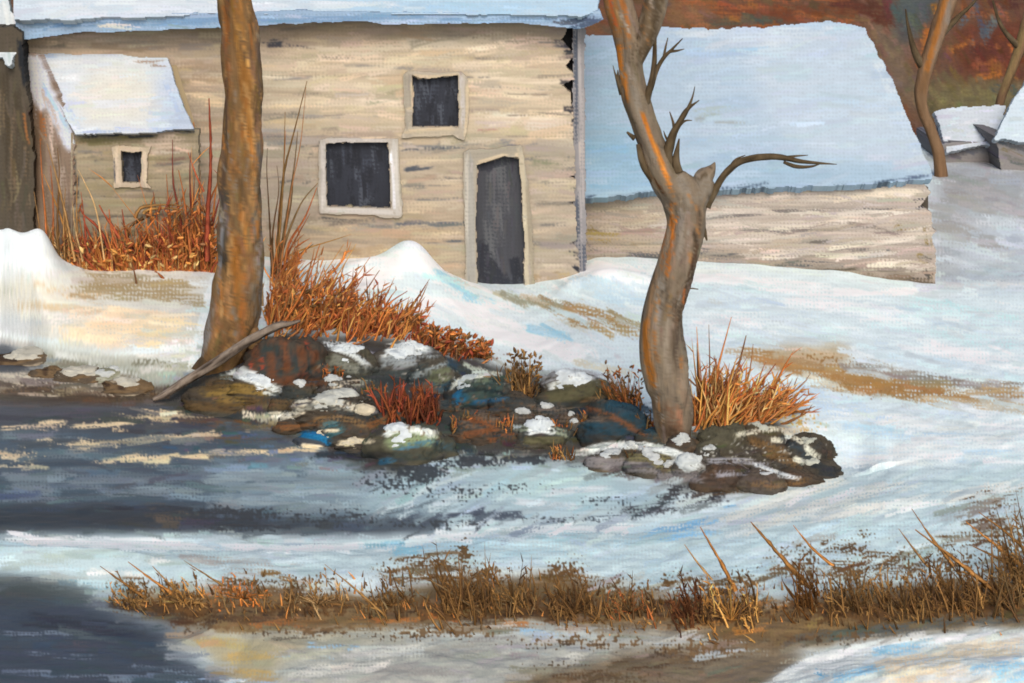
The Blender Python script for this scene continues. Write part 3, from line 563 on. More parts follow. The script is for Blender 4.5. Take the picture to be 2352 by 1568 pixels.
def ground_mesh():
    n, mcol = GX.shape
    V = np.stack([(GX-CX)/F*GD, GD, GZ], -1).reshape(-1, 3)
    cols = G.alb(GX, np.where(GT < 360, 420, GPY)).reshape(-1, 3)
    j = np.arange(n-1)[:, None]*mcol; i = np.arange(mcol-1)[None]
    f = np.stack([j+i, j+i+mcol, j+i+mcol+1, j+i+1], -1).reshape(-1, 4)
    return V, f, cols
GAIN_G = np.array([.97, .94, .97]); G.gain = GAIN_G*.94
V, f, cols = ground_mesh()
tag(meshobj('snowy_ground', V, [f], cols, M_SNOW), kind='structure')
def water(name, x0, t0, x1, t1, poly, lev):
    xs = np.arange(x0, x1+1, 2.5); ts = np.arange(t0, t1+1, 2.5); X, T = np.meshgrid(xs, ts); d = F*(H-lev)/(T-YH)
    z = lev+(fbm(X/60, T/7, 3)-.5)*.018
    V = np.stack([(X-CX)/F*d, d, z], -1).reshape(-1, 3); cols = G.alb(X, T).reshape(-1, 3)
    m = segdist(X[:-1, :-1], T[:-1, :-1], poly) < 14
    j, i = np.nonzero(m); a = j*len(xs)+i; f = np.stack([a, a+len(xs), a+len(xs)+1, a+1], -1)
    u = np.unique(f); r = np.zeros(len(V), int); r[u] = np.arange(len(u))
    tag(meshobj(name, V[u], [r[f]], cols[u], M_WATER), kind='structure')
water('stream', -880, 770, 1990, 1260, STREAM, .012)
water('pool', -880, 1310, 680, 1900, POOL, .012)
# ------------------------------------------------------------------ log house
GW = np.array([1.27, 1.20, 1.04]); GR = np.array([1.2, 1.14, 1.11])
JO = [44, 98, 136, 176, 216, 262, 314, 362, 410, 458, 508, 556, 604, 652, 700, 748]
def logs(joints, amp, wav=4):
    js = np.array(joints, float)
    def f(X, Y):
        yy = Y+(fbm(X/160, Y/200, 77)-.5)*2*wav
        k = np.clip(np.searchsorted(js, yy)-1, 0, len(js)-2); u = np.clip((yy-js[k])/(js[k+1]-js[k]), 0, 1)
        return amp*np.sqrt(np.clip(1-(2*u-1)**2, 0, 1))+amp*.35*(fbm(X/50, Y/6, 78)-.5)
    return f
Wl = Layer(20, 20, 1400, 800, (194, 175, 146), 2.0, gain=GW, wv=.07); P, S = Wl.P, Wl.S
P((186,165,136), 10, pr(0,40, 1330,40, 1330,105, 700,118, 300,122, 0,118))  # top log row and its strokes darkened to paint the eave's shadow
P((216,196,160), 26, pr(620,170, 900,120, 1330,130, 1330,300, 1080,330, 900,300, 620,320), .8)
P((184,168,142), 20, pr(1060,330, 1340,330, 1340,700, 1060,700), .8)
P((182,162,132), 20, pr(560,480, 1070,470, 1070,700, 560,700), .8)
P((178,164,142), 16, pr(560,330, 740,330, 740,520, 560,520), .6)
for a in ((60,75,300,68,520,62),(560,62,900,58,1100,55,1310,62),(600,80,860,74)): S((190,166,134), 26, .8, .35, *a)
for a in ((60,104,260,112,500,108),(620,100,700,96)): S((160,142,120), 12, .6, .5, *a)
for a in ((60,95,200,104),(70,115,400,124)): S((206,180,146), 16, .75, .4, *a)
for a in ((400,150,520,152),(400,190,520,186),(440,170,510,172)): S((176,152,120), 22, .7, .5, *a)
for a in ((420,205,520,235),(440,215,515,238)): S((224,198,158), 18, .8, .4, *a)
for a in ((650,112,900,120,1050,116),(640,128,900,136),(1000,105,1250,118),(1040,150,1310,140),(600,150,900,160)): S((222,200,166), 24, .75, .5, *a)
for a in ((900,92,1200,98),(820,105,1180,104),(1080,170,1240,190,1310,180),(1100,205,1300,225),(620,190,900,200),(640,240,930,232),(1110,270,1300,280)): S((230,210,176), 18, .75, .5, *a)
for a in ((660,165,900,180),(620,215,920,222),(1090,250,1300,255)): S((196,176,146), 16, .7, .5, *a)
for a in ((1130,260,1290,275),(1120,285,1180,282)): S((234,216,186), 14, .8, .5, *a)
for a in ((600,262,760,270,920,262),(1080,195,1300,205),(620,182,760,176),(560,298,780,300),(800,150,1100,164)): S((158,150,136), 10, .6, .6, *a)
for a in ((915,332,1070,336,1260,330),(560,318,900,316),(600,330,740,322)): S((130,130,126), 12, .7, .5, *a)
for a in ((920,345,1060,338),(930,392,1000,384),(930,388,960,382)): S((84,88,92), 7, .8, .4, *a)
for a in ((920,430,1070,426),(925,510,1060,515),(740,510,920,522),(930,555,1070,552),(1230,470,1320,465),(1230,560,1330,556),(1240,420,1320,412),(1240,520,1330,515)): S((128,122,110), 10, .65, .55, *a)
for a in ((1010,420,1070,418),(930,370,1060,365),(940,470,1050,466),(1020,440,1070,446)): S((208,188,152), 20, .6, .5, *a)
for a in ((600,540,900,530,1060,540),(600,580,900,570),(740,600,1000,585)): S((190,166,130), 26, .7, .45, *a)
for a in ((900,515,1060,512),(980,556,1060,552)): S((96,100,104), 8, .65, .5, *a)
for a in ((1230,380,1320,385),(1240,440,1330,445),(1235,500,1325,490),(1240,600,1310,615)): S((194,178,148), 28, .6, .5, *a)
for a in ((1220,640,1290,625),(1230,655,1280,645)): S((150,128,84), 20, .6, .6, *a)
S((180,134,120), 10, .5, .6, 1095,300, 1150,298)
# shaded notches between the log ends at the corner
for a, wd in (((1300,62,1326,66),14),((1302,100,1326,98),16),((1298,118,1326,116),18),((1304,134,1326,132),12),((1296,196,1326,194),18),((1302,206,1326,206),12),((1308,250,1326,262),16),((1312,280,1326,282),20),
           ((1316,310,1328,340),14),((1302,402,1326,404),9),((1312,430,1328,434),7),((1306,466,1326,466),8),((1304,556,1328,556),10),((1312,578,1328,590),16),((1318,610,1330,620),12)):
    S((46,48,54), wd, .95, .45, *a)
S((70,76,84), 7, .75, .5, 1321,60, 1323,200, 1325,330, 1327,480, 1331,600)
for a in ((690,340,738,330),(700,370,720,345),(700,420,738,400),(700,400,730,380),(640,420,740,390)): S((112,108,98), 12, .6, .6, *a)
S((90,86,80), 9, .6, .5, 735,500, 800,508, 850,505)
S((60,64,70), 8, .6, .5, 600,97, 650,95)
Wl.smear(2000, 30, 30, 1340, 700, (40, 130), (8, 24), lambda x, y: -1, (.4, .7), .65, .05, .012, seed=21)
for j in JO[1:]:                                        # weathered joints between the courses
    for x in range(40, 1320, 70):
        if RNG.random() < .3:
            S((160,146,124) if RNG.random() < .75 else (128,122,112), RNG.uniform(4, 10), .55, .75, x, j+RNG.normal(0, 3), x+RNG.uniform(50, 120), j+RNG.normal(0, 3))
Wl.wcut()
DH = 25.8
house = thing('log_house', 'two storey tan log house with snowy roof, dark doorway and two square windows', 'house', at(690, 660, DH))
UP = pr(946,172, 960,178, 985,180, 1005,176, 1052,172, 1054,292, 948,292)
LO = pr(748,330, 800,326, 892,326, 899,478, 750,474)
DO = pr(1096,378, 1128,368, 1160,358, 1192,362, 1198,430, 1204,560, 1204,720, 1100,720, 1092,520)
wallpts = pr(40,40, 1312,52, 1300,70, 1290,92, 1312,112, 1318,128, 1300,150, 1318,168, 1318,184, 1292,196, 1310,212, 1316,250, 1318,300, 1320,400, 1312,404, 1321,412, 1322,462, 1312,467, 1323,474, 1325,552, 1316,558, 1328,570, 1332,650, 1332,780, 40,780)
wall = sheet('wall', Wl, flat(DH), wallpts, M_WOOD, house, holes=(UP, LO, DO), thick=(0, .22, 0), relief=logs(JO, .012, 9), wob=5)
Cp = Layer(1280, 20, 1400, 800, (154, 148, 142), 2.0, gain=GW)
for a in ((1330,60,1332,300),(1336,200,1338,500),(1330,420,1336,640)): Cp.S((176,168,158), 12, .6, .5, *a)
for a in ((1322,60,1324,330),(1324,440,1332,640),(1342,560,1344,650)): Cp.S((92,96,102), 12, .6, .5, *a)
Cp.S((190,176,160), 16, .5, .6, 1335,320, 1338,430)
sheet('corner_post', Cp, flat(DH+.03), pr(1316,52, 1344,50, 1344,300, 1346,600, 1350,780, 1318,780), M_WOOD, house, thick=(0, .2, 0), wob=4)
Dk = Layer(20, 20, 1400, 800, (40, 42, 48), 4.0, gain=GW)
sheet('corner_shadow', Dk, flat(DH+.235), pr(1270,56, 1336,56, 1340,780, 1270,780), M_DARK, house, thick=(0, .1, 0), st=4)  # dark backing sheet standing in for the shade inside the corner notches
def pt(px, py, d): return np.array(at(px, py, d))
a, b = pt(44, 55, DH+.35), pt(1336, 55, DH+.35); zl = -.3
hull('back_wall', [(a[0], DH+.34, zl), (b[0], DH+.34, zl), (b[0], DH+.34, a[2]), (a[0], DH+.34, a[2]), (a[0], DH+6.4, zl), (b[0], DH+6.4, zl), (b[0], DH+6.4, a[2]), (a[0], DH+6.4, a[2])], (120,106,88), M_WOOD, house)
# roof: thick snow over the eave
Rl = Layer(-60, -260, 1460, 140, (214, 224, 232), 2.0, gain=GR, wv=.06); P, S = Rl.P, Rl.S
P((186,212,228), 16, pr(700,-40, 1460,-40, 1460,40, 1250,46, 900,34, 700,28), .8)
for a in ((60,10,400,6,700,14),(80,28,500,20),(700,8,1000,12),(200,0,600,-6)): S((226,230,234), 18, .7, .5, *a)
for a in ((900,10,1250,14,1380,20),(800,22,1200,28)): S((180,210,230), 18, .6, .5, *a)
Rl.smear(500, -50, -200, 1450, 50, (40, 120), (6, 16), 0, (.4, .7), .6, .02, .01, seed=31); Rl.wcut()
pr3 = plane3((0, 34, DH-.42), (1400, 30, DH-.42), (1400, -215, DH+3.2))
roof = sheet('roof', Rl, pr3, pr(20,-215, 1420,-215, 1388,-40, 1375,0, 1372,26, 1330,38, 1180,34, 900,30, 700,26, 420,34, 250,40, 120,46, 34,44), M_SNOW, house, thick=(0, .3, -.12), wob=5, wsc=50, st=2)
El = Layer(-60, 0, 1460, 160, (146, 168, 184), 2.0, gain=GW*.8, wv=.1); P, S = El.P, El.S  # blue-grey shade of the snow edge, painted into the eave colour
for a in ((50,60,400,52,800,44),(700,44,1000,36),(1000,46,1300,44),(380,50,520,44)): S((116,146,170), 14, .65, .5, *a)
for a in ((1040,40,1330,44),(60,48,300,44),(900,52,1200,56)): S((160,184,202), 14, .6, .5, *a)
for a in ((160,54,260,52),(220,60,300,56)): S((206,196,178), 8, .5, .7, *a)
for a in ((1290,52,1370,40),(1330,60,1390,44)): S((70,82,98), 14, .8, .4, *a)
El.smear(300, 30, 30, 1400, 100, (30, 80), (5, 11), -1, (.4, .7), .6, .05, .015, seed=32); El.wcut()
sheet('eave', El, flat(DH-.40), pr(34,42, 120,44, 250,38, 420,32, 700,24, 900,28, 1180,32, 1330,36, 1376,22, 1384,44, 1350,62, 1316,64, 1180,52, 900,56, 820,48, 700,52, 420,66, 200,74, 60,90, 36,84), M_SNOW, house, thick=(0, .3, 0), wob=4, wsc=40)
# gable closing the roof at the right end
e0, e1, e2 = pt(1340, 56, DH+.1), pt(1340, -190, DH+3.2), pt(1340, 56, DH+.1)
gx0 = e0[0]; hull('gable', [(gx0-.2, DH+.4, e0[2]), (gx0, DH+.4, e0[2]), (gx0, DH+3.2, e1[2]-.25), (gx0-.2, DH+3.2, e1[2]-.25), (gx0-.2, DH+6, e0[2]), (gx0, DH+6, e0[2]), (gx0, DH+3.3, e1[2]-.3), (gx0-.2, DH+3.3, e1[2]-.3)], (96,90,84), M_WOOD, house)

# windows and the door: frames stand proud of the logs, panes sit deep
def framepart(name, parent, pts, holes, strokes, base, lab=None, d=DH-.055, th=.07, seed=0):
    xs = [p[0] for p in pts]; ys = [p[1] for p in pts]
    L = Layer(min(xs)-14, min(ys)-14, max(xs)+14, max(ys)+14, base, 1.5, gain=GW, wv=.05)
    for s in strokes: L.S(*s)
    L.smear(90, min(xs), min(ys), max(xs), max(ys), (14, 40), (3, 8), lambda x, y: 90 if min(xs)+24 > x or x > max(xs)-30 else 0, (.45, .75), .5, .05, .01, seed=40+seed)
    L.wcut(); o = sheet(name, L, flat(d), pts, M_WOOD, parent, holes=holes, thick=(0, th, 0), wob=3, st=1.5, seed=seed)
    if lab: o['label'] = lab
    return o
def pane(name, parent, box, d, seed, mat=M_DARK):
    x0, y0, x1, y1 = box
    L = Layer(x0-8, y0-8, x1+8, y1+8, (50, 53, 60), 2.0, gain=GW*.96, wv=.08)
    g = np.random.default_rng(seed)
    for i in range(34):
        x = g.uniform(x0, x1); y = g.uniform(y0, y1); c = g.choice([0, 1, 2])
        L.S([(38,40,46), (66,70,78), (80,84,90)][c], g.uniform(10, 24), .55, .55, x, y, x+g.normal(0, 6), y+g.uniform(25, 80))
    L.wcut(); return sheet(name, L, flat(d), pr(x0,y0, x1,y0, x1,y1, x0,y1), mat, parent, thick=(0, .03, 0), wob=0)
CR, CW, GY = (214,192,154), (208,198,182), (172,161,138)
fr = framepart('window', house, pr(926,172, 940,162, 1000,166, 1060,164, 1074,176, 1078,230, 1074,300, 1066,322, 1040,310, 960,314, 922,316, 932,290), [UP],
   [(GY,20,.9,.3,936,170,940,300), (CR,9,.8,.4,946,185,949,250), (CR,12,.85,.4,945,174,1000,178,1050,172), (CR,12,.9,.4,930,302,990,298,1050,294), ((196,180,150),16,.7,.4,940,310,1040,304),
    (CW,12,.75,.4,1060,170,1064,300), (CR,8,.8,.4,1072,190,1074,250,1068,310)], (188,174,148), 'upper window with tan frame', seed=1)
pane('pane', fr, (938, 164, 1062, 300), DH+.08, 51)
fr = framepart('window', house, pr(733,322, 760,316, 840,318, 914,318, 918,400, 926,492, 918,502, 880,500, 860,494, 734,490, 730,440), [LO],
   [(CW,14,.9,.3,742,322,743,400,742,486), (CW,14,.75,.4,745,324,820,322,900,322), ((218,209,192),14,.9,.3,740,482,820,484,915,488), ((212,204,186),16,.9,.3,906,324,908,400,915,490), ((232,228,218),8,.85,.3,896,340,903,400,906,478), ((190,178,152),8,.7,.4,916,330,922,490)],
   (192,180,158), 'lower window with whitish frame', seed=2)
pane('pane', fr, (738, 316, 910, 488), DH+.08, 52)
Ld = Layer(1080, 340, 1230, 740, (72, 72, 74), 2.0, gain=GW*.96, wv=.06)
for a in ((1130,380,1125,480),(1150,370,1160,500),(1140,460,1150,560),(1120,500,1130,600)): Ld.S((94,94,92), 30, .55, .5, *a)
for a in ((1120,600,1160,640),(1110,640,1190,660),(1110,560,1115,640),(1180,590,1190,650)): Ld.S((44,46,52), 30, .7, .5, *a)
Ld.S((50,52,58), 22, .7, .5, 1100,385, 1150,372, 1180,366)
Ld.smear(120, 1085, 350, 1220, 700, (20, 60), (5, 12), 88, (.4, .7), .6, .06, .01, seed=43); Ld.wcut()
dr = sheet('door', Ld, flat(DH+.07), pr(1084,350, 1214,350, 1214,730, 1084,730), M_DARK, house, thick=(0, .05, 0), wob=0)
framepart('door_frame', dr, pr(1064,350, 1080,342, 1130,342, 1180,334, 1196,332, 1208,380, 1218,460, 1224,560, 1232,720, 1062,720, 1070,600, 1066,480), [DO],
   [((172,166,150),24,.85,.4,1078,350,1080,500,1084,700), ((200,190,168),10,.6,.5,1072,350,1072,560), (GY,22,.85,.4,1080,356,1130,348,1180,342), (CR,12,.85,.4,1098,374,1130,364,1170,352), (CR,12,.9,.4,1186,344,1192,430), ((206,190,156),14,.85,.35,1196,340,1206,480,1210,680), ((170,156,128),12,.8,.4,1210,420,1220,560,1226,690)],
   (178,166,142), seed=3)

# ------------------------------------------------------------------ small annex on the left
annex = thing('lean_to', 'small log annex with snow covered roof and one tiny window against the house', 'shed', at(310, 610, 24.6))
Al = Layer(60, 220, 520, 800, (170, 154, 122), 2.0, gain=GW, wv=.1); P, S = Al.P, Al.S
for a in ((180,322,300,318),(250,312,360,316),(200,330,260,326)): S((132,122,82), 14, .65, .6, *a)
for a in ((176,314,240,312,300,306),(290,314,360,312),(380,298,450,302)): S((62,66,70), 8, .65, .6, *a)  # dark strokes paint the shade just under the roof edge
for a in ((330,330,420,320),(340,350,440,336),(360,310,420,306)): S((212,188,160), 22, .7, .5, *a)
for a in ((360,350,420,345),(370,370,430,362)): S((150,120,100), 10, .5, .7, *a)
for a in ((190,350,250,345),(215,370,240,366),(180,412,250,408),(190,455,300,450),(350,380,440,372),(270,440,430,436),(180,500,440,490)): S((120,112,98), 8, .55, .65, *a)
for a in ((180,430,320,425),(190,470,440,460),(200,540,440,530)): S((158,144,108), 26, .6, .5, *a)
for a in ((170,345,172,470),(178,400,176,520)): S((86,82,78), 10, .6, .6, *a)
Al.smear(380, 150, 290, 480, 700, (24, 70), (5, 12), -1, (.4, .7), .6, .06, .012, seed=61); Al.wcut()
AW = pr(278,346, 300,350, 326,346, 324,420, 280,418)
sheet('wall', Al, flat(24.6), pr(164,306, 456,298, 458,760, 160,760), M_WOOD, annex, holes=(AW,), thick=(0, .15, 0), relief=logs([290, 330, 370, 412, 454, 498, 540, 585, 640, 700, 770], .018, 4), wob=3, seed=7)
fr = framepart('window', annex, pr(258,338, 270,332, 330,338, 346,336, 338,352, 336,420, 348,432, 290,428, 262,432), [AW],
    [((226,204,170),9,.85,.4,266,344,270,428), ((222,200,164),10,.7,.5,264,342,330,342), ((226,204,170),12,.85,.4,332,345,330,420), ((200,180,150),8,.6,.5,270,424,340,424), ((90,90,90),5,.6,.5,262,360,264,424)], (204,184,152), d=24.54, seed=4)
pane('pane', fr, (272, 340, 332, 426), 24.68, 53)
p0, p1, p2 = pt(456, 312, 24.7), pt(404, 312, 25.75), pt(404, 150, 25.75)
hull('side_wall', [(p0[0]-.1, 24.72, -.2), (p0[0], 24.72, -.2), (p0[0], 24.72, p0[2]), (p0[0]-.1, 24.72, p0[2]), (p1[0]-.1, 25.78, -.2), (p1[0], 25.78, -.2), (p1[0], 25.78, p2[2]), (p1[0]-.1, 25.78, p2[2])], (158,142,112), M_WOOD, annex)
Gl = Layer(40, 100, 200, 800, (142, 118, 94), 2.0, gain=GW*.62, wv=.08); P, S = Gl.P, Gl.S
for a in ((90,240,100,400),(130,330,150,600),(100,420,120,560),(80,300,84,480),(150,500,160,600)): S((120,98,76), 22, .6, .5, *a)
for a in ((110,260,130,380),(140,380,150,480)): S((176,152,128), 20, .6, .55, *a)
S((186,108,50), 8, .6, .6, 100,270, 104,320); S((150,100,60), 10, .6, .5, 92,240, 96,330)
P((216,214,214), 5, pr(52,120, 92,130, 120,200, 168,310, 166,340, 156,345, 140,320, 120,270, 105,240, 90,260, 80,240, 66,200), 1, 8, 14)
for a in ((110,220,140,310),(95,200,110,250)): S((196,176,156), 12, .6, .6, *a)
S((176,196,222), 10, .7, .4, 96,190, 130,250, 158,300)
Gl.smear(160, 50, 130, 180, 700, (20, 60), (4, 10), 82, (.4, .7), .6, .06, .01, seed=63); Gl.wcut()
sheet('gable_wall', Gl, plane3((168, 330, 24.58), (164, 600, 24.58), (60, 200, 25.7)), pr(54,122, 90,126, 120,190, 170,308, 166,620, 160,760, 70,760, 74,500, 76,260, 64,190), M_WOOD, annex, thick=(.03, .1, 0), wob=4, seed=9)
Ar = Layer(40, 100, 480, 340, (212, 218, 226), 2.0, gain=GR, wv=.05); P, S = Ar.P, Ar.S
P((226,220,208), 24, pr(190,160, 330,150, 380,220, 330,290, 180,290, 170,240))
P((196,206,222), 14, pr(380,150, 450,150, 460,310, 380,300, 350,200), .8)
for a in ((100,150,220,145),(120,180,200,176),(280,140,330,134),(210,240,330,236)): S((224,224,226), 24, .7, .4, *a)
for a in ((170,300,300,298,420,296),(130,200,180,290),(380,190,420,280),(60,126,130,128)): S((182,196,220), 14, .6, .5, *a)
for a in ((320,140,380,138),(350,150,385,150)): S((160,140,124), 9, .5, .7, *a)
Ar.smear(260, 60, 110, 450, 310, (24, 70), (6, 14), -2, (.4, .7), .6, .02, .012, seed=64); Ar.wcut()
sheet('roof', Ar, plane3((165, 304, 24.42), (450, 300, 24.42), (300, 125, 25.74)), pr(58,128, 120,124, 250,126, 330,130, 384,134, 400,180, 420,240, 446,298, 380,300, 300,304, 172,308, 140,240, 100,180), M_SNOW, annex, thick=(0, .08, -.03), wob=6, wsc=44, seed=10)

# ------------------------------------------------------------------ dark shed at the left edge
shed = thing('board_shed', 'dark brown weathered building cut off by the left edge, with snow on its roof', 'shed', at(-60, 520, 25.2))
Sl = Layer(-330, -90, 100, 800, (92, 82, 66), 2.0, gain=GW, wv=.12); P, S = Sl.P, Sl.S
for a in ((10,160,14,340),(40,200,36,420),(20,300,24,500),(60,240,58,420),(-20,160,-30,500)): S((76,66,50), 24, .6, .6, *a)
for a in ((30,260,30,460),(60,330,62,480),(5,200,5,300)): S((124,104,78), 16, .5, .7, *a)
for a in ((44,90,50,160),(48,110,58,200)): S((40,42,44), 14, .7, .5, *a)
S((150,96,50), 8, .5, .6, 56,262, 60,300)
Sl.smear(320, -200, 100, 80, 700, (24, 80), (4, 11), 88, (.4, .7), .65, .08, .01, seed=66); Sl.wcut()
sheet('wall', Sl, flat(25.2), pr(-320,60, 30,60, 50,76, 54,140, 66,240, 78,360, 80,760, -320,760), M_WOOD, shed, thick=(-.2, 1.6, 0), wob=5, seed=11)
Sr = Layer(-330, -120, 100, 200, (208, 214, 216), 2.0, gain=GR, wv=.06)
for a in ((10,0,30,120),(30,20,36,120),(-20,0,0,120)): Sr.S((228,230,228), 14, .7, .5, *a)
for a in ((18,60,22,150),(34,80,40,110)): Sr.S((176,190,188), 8, .6, .5, *a)
Sr.smear(120, -150, -60, 60, 160, (20, 60), (5, 10), 70, (.4, .7), .6, .03, .01, seed=67); Sr.wcut()
sheet('roof', Sr, plane3((0, 150, 25.0), (-200, 150, 25.0), (0, -80, 26.6)), pr(-320,-80, 6,-80, 20,0, 36,50, 42,84, 36,116, 26,146, 14,150, 4,132, -30,128, -320,140), M_SNOW, shed, thick=(0, .14, -.05), wob=5, seed=12)

# ------------------------------------------------------------------ long log barn on the right
barn = thing('log_barn', 'low log barn with a long blue white snow roof behind the crooked tree', 'barn', at(1750, 650, 26.5))
Bl = Layer(1290, 400, 2220, 800, (188, 172, 152), 2.0, gain=GW, wv=.1); P, S = Bl.P, Bl.S
P((158,142,122), 16, pr(1340,560, 2140,590, 2160,760, 1340,760), .8)
P((172,154,128), 14, pr(1340,450, 1520,440, 1520,600, 1340,600), .8)
for a in ((1640,462,1850,458,2080,446),(1620,520,1840,516,1900,508),(1900,500,2060,506),(1640,550,1800,545),(1900,560,2100,545),(1700,585,1900,575)): S((204,188,166), 22, .7, .5, *a)
for a in ((2000,440,2060,438,2115,442),(1960,450,2080,444)): S((232,214,184), 18, .85, .4, *a)
for a in ((1620,490,1740,484),(1700,486,2000,486),(1980,482,2080,490),(2070,495,2086,494)): S((214,200,178), 11, .75, .5, *a)
for a in ((2080,535,2140,520),(2000,560,2100,548,2140,528),(1900,590,2050,580,2110,560),(2000,610,2090,600),(2080,612,2130,616)): S((224,208,184), 13, .75, .5, *a)
for a in ((1620,500,1740,492,1760,490),(1760,484,1960,480,2070,478),(1700,530,1900,530,2040,515),(1840,556,1960,550),(1900,575,2060,570)): S((118,110,102), 9, .65, .55, *a)
for a in ((1600,575,1700,585),(1420,585,1560,590),(1600,600,1800,605),(1800,600,2000,620),(1340,560,1400,600)): S((96,94,90), 22, .46, .85, *a)
for a in ((1900,620,2060,640),(2050,630,2140,650)): S((110,94,74), 20, .6, .7, *a)
for a in ((2060,522,2110,518),(2110,580,2140,640),(2126,520,2136,580),(1350,520,1400,560)): S((146,124,74), 18, .6, .6, *a)
for a in ((1400,480,1500,472),(1380,500,1500,495),(1390,530,1500,520)): S((196,178,150), 14, .6, .55, *a)
for a in ((2098,462,2140,450),(2105,478,2140,470)): S((56,58,64), 9, .8, .4, *a)
for a in ((2118,590,2140,600),(2122,620,2138,640)): S((84,78,70), 14, .6, .6, *a)
Bl.smear(800, 1330, 430, 2150, 700, (40, 120), (5, 12), lambda x, y: -3 if x > 1850 else -1, (.4, .7), .65, .05, .012, seed=71); Bl.wcut()
sheet('wall', Bl, flat(26.5), pr(1338,440, 1500,432, 1800,430, 2050,424, 2118,420, 2138,440, 2120,462, 2112,474, 2138,488, 2140,520, 2150,530, 2140,548, 2152,590, 2148,640, 2160,780, 1338,780), M_WOOD, barn,
      thick=(0, .2, 0), relief=logs([400, 480, 532, 562, 592, 622, 660, 720, 800], .03, 6), wob=4, seed=13)
a, b = pt(1338, 440, 26.72), pt(2132, 430, 26.72)
hull('back_wall', [(a[0], 26.72, -.2), (b[0], 26.72, -.2), (b[0], 26.72, b[2]), (a[0], 26.72, b[2]), (a[0], 35.6, -.2), (b[0], 35.6, -.2), (b[0], 35.6, b[2]), (a[0], 35.6, b[2])], (84,78,70), M_WOOD, barn)
Br = Layer(1290, 20, 2220, 500, (188, 206, 222), 2.0, gain=GR, wv=.07); P, S = Br.P, Br.S
P((204,216,226), 30, pr(1700,60, 2000,60, 2140,400, 1900,420, 1750,250), .9)
P((158,192,214), 24, pr(1330,260, 1480,300, 1520,430, 1340,460, 1330,400), .9)
P((172,198,216), 24, pr(1340,80, 1440,80, 1440,260, 1340,300), .8)
P((168,194,212), 20, pr(1640,360, 2000,370, 2140,400, 2140,430, 1640,440), .7)
for a in ((1540,78,1800,70,1960,66),(1660,90,1900,84),(1600,110,1800,104)): S((216,224,230), 20, .65, .5, *a)
for a in ((1550,150,1800,140,2000,160),(1560,200,1850,190),(1750,260,2050,240),(1600,300,1850,280),(1900,330,2100,320)): S((200,214,226), 34, .5, .5, *a)
for a in ((1500,120,1800,130),(1550,240,1750,235),(1500,330,1800,330),(1650,400,1900,390)): S((176,198,216), 34, .5, .5, *a)
for a in ((1590,250,1680,245),(1600,270,1700,262)): S((176,186,182), 26, .45, .5, *a)
for a in ((1350,420,1460,425),(1350,330,1450,350)): S((146,190,218), 26, .55, .5, *a)
for a in ((1980,80,2060,230,2120,380),(2000,110,2080,280)): S((216,224,228), 26, .6, .5, *a)
for a in ((1340,452,1450,445,1520,438),(1640,432,1850,430,2000,422),(2000,420,2130,405)): S((84,100,118), 8, .55, .75, *a)
Br.smear(700, 1300, 40, 2180, 470, (40, 130), (8, 20), -5, (.4, .7), .6, .02, .01, seed=72); Br.wcut()
brp = plane3((1340, 450, 26.2), (2140, 424, 26.2), (1990, 60, 31.2))
sheet('roof', Br, brp, pr(1338,78, 1430,84, 1530,62, 1640,66, 1760,62, 1860,52, 1900,48, 1950,56, 1986,64, 2010,110, 2048,180, 2080,260, 2112,330, 2140,392, 2142,410, 2060,418, 1960,424, 1800,430, 1640,436, 1500,440, 1420,450, 1338,456), M_SNOW, barn,
      thick=(0, .16, -.10), wob=5, seed=14)
b2 = pt(1990, 75, 31.2); br_ = pt(2140, 424, 26.5); xg = br_[0]-.15
hull('gable', [(xg-.2, 26.75, br_[2]-.1), (xg, 26.75, br_[2]-.1), (xg-.05, 31.2, b2[2]-.15), (xg-.25, 31.2, b2[2]-.15), (xg-.2, 35.5, br_[2]), (xg, 35.5, br_[2]), (xg-.05, 31.3, b2[2]-.2), (xg-.25, 31.3, b2[2]-.2)], (110,98,84), M_WOOD, barn)

# ------------------------------------------------------------------ far buildings at the right edge
def far_shed(label, group, d, roofpts, rplane, wallpts, rcol, wstrokes, seed):
    xs = [p[0] for p in roofpts+wallpts]; ys = [p[1] for p in roofpts+wallpts]
    t = thing('shed', label, 'shed', at(sum(xs)/len(xs), max(ys), d), group)
    L = Layer(min(xs)-10, min(ys)-10, max(xs)+10, max(ys)+10, rcol, 2.0, gain=GR)
    L.smear(140, min(xs), min(ys), max(xs), max(ys), (16, 44), (5, 11), -6, (.5, .8), .5, .04, .015, seed=seed); L.wcut()
    sheet('roof', L, rplane, roofpts, M_SNOW, t, thick=(0, .2, -.08), wob=4, seed=seed)
    L = Layer(min(xs)-10, min(ys)-10, max(xs)+10, max(ys)+10, (138, 132, 124), 2.0, gain=GW*.9)
    for s in wstrokes: L.S(*s)
    L.smear(90, min(xs), min(ys), max(xs), max(ys), (16, 44), (5, 11), 14, (.5, .8), .5, .06, .015, seed=seed+1); L.wcut()
    sheet('wall', L, flat(d), wallpts, M_WOOD, t, thick=(0, 2.2, 0), wob=4, seed=seed+1)
far_shed('small white roofed shed standing between the barn and the wooded hill', None, 35.0, pr(2146,254, 2180,248, 2250,246, 2310,240, 2306,270, 2296,300, 2288,330, 2240,336, 2176,350, 2166,310),
   plane3((2170, 348, 34.8), (2290, 332, 34.8), (2230, 244, 36.6)), pr(2164,330, 2290,322, 2300,350, 2298,440, 2168,450), (226,230,234), [((104,104,104),16,.6,.5,2180,352,2290,340), ((140,132,124),18,.6,.5,2175,375,2300,365)], 81)
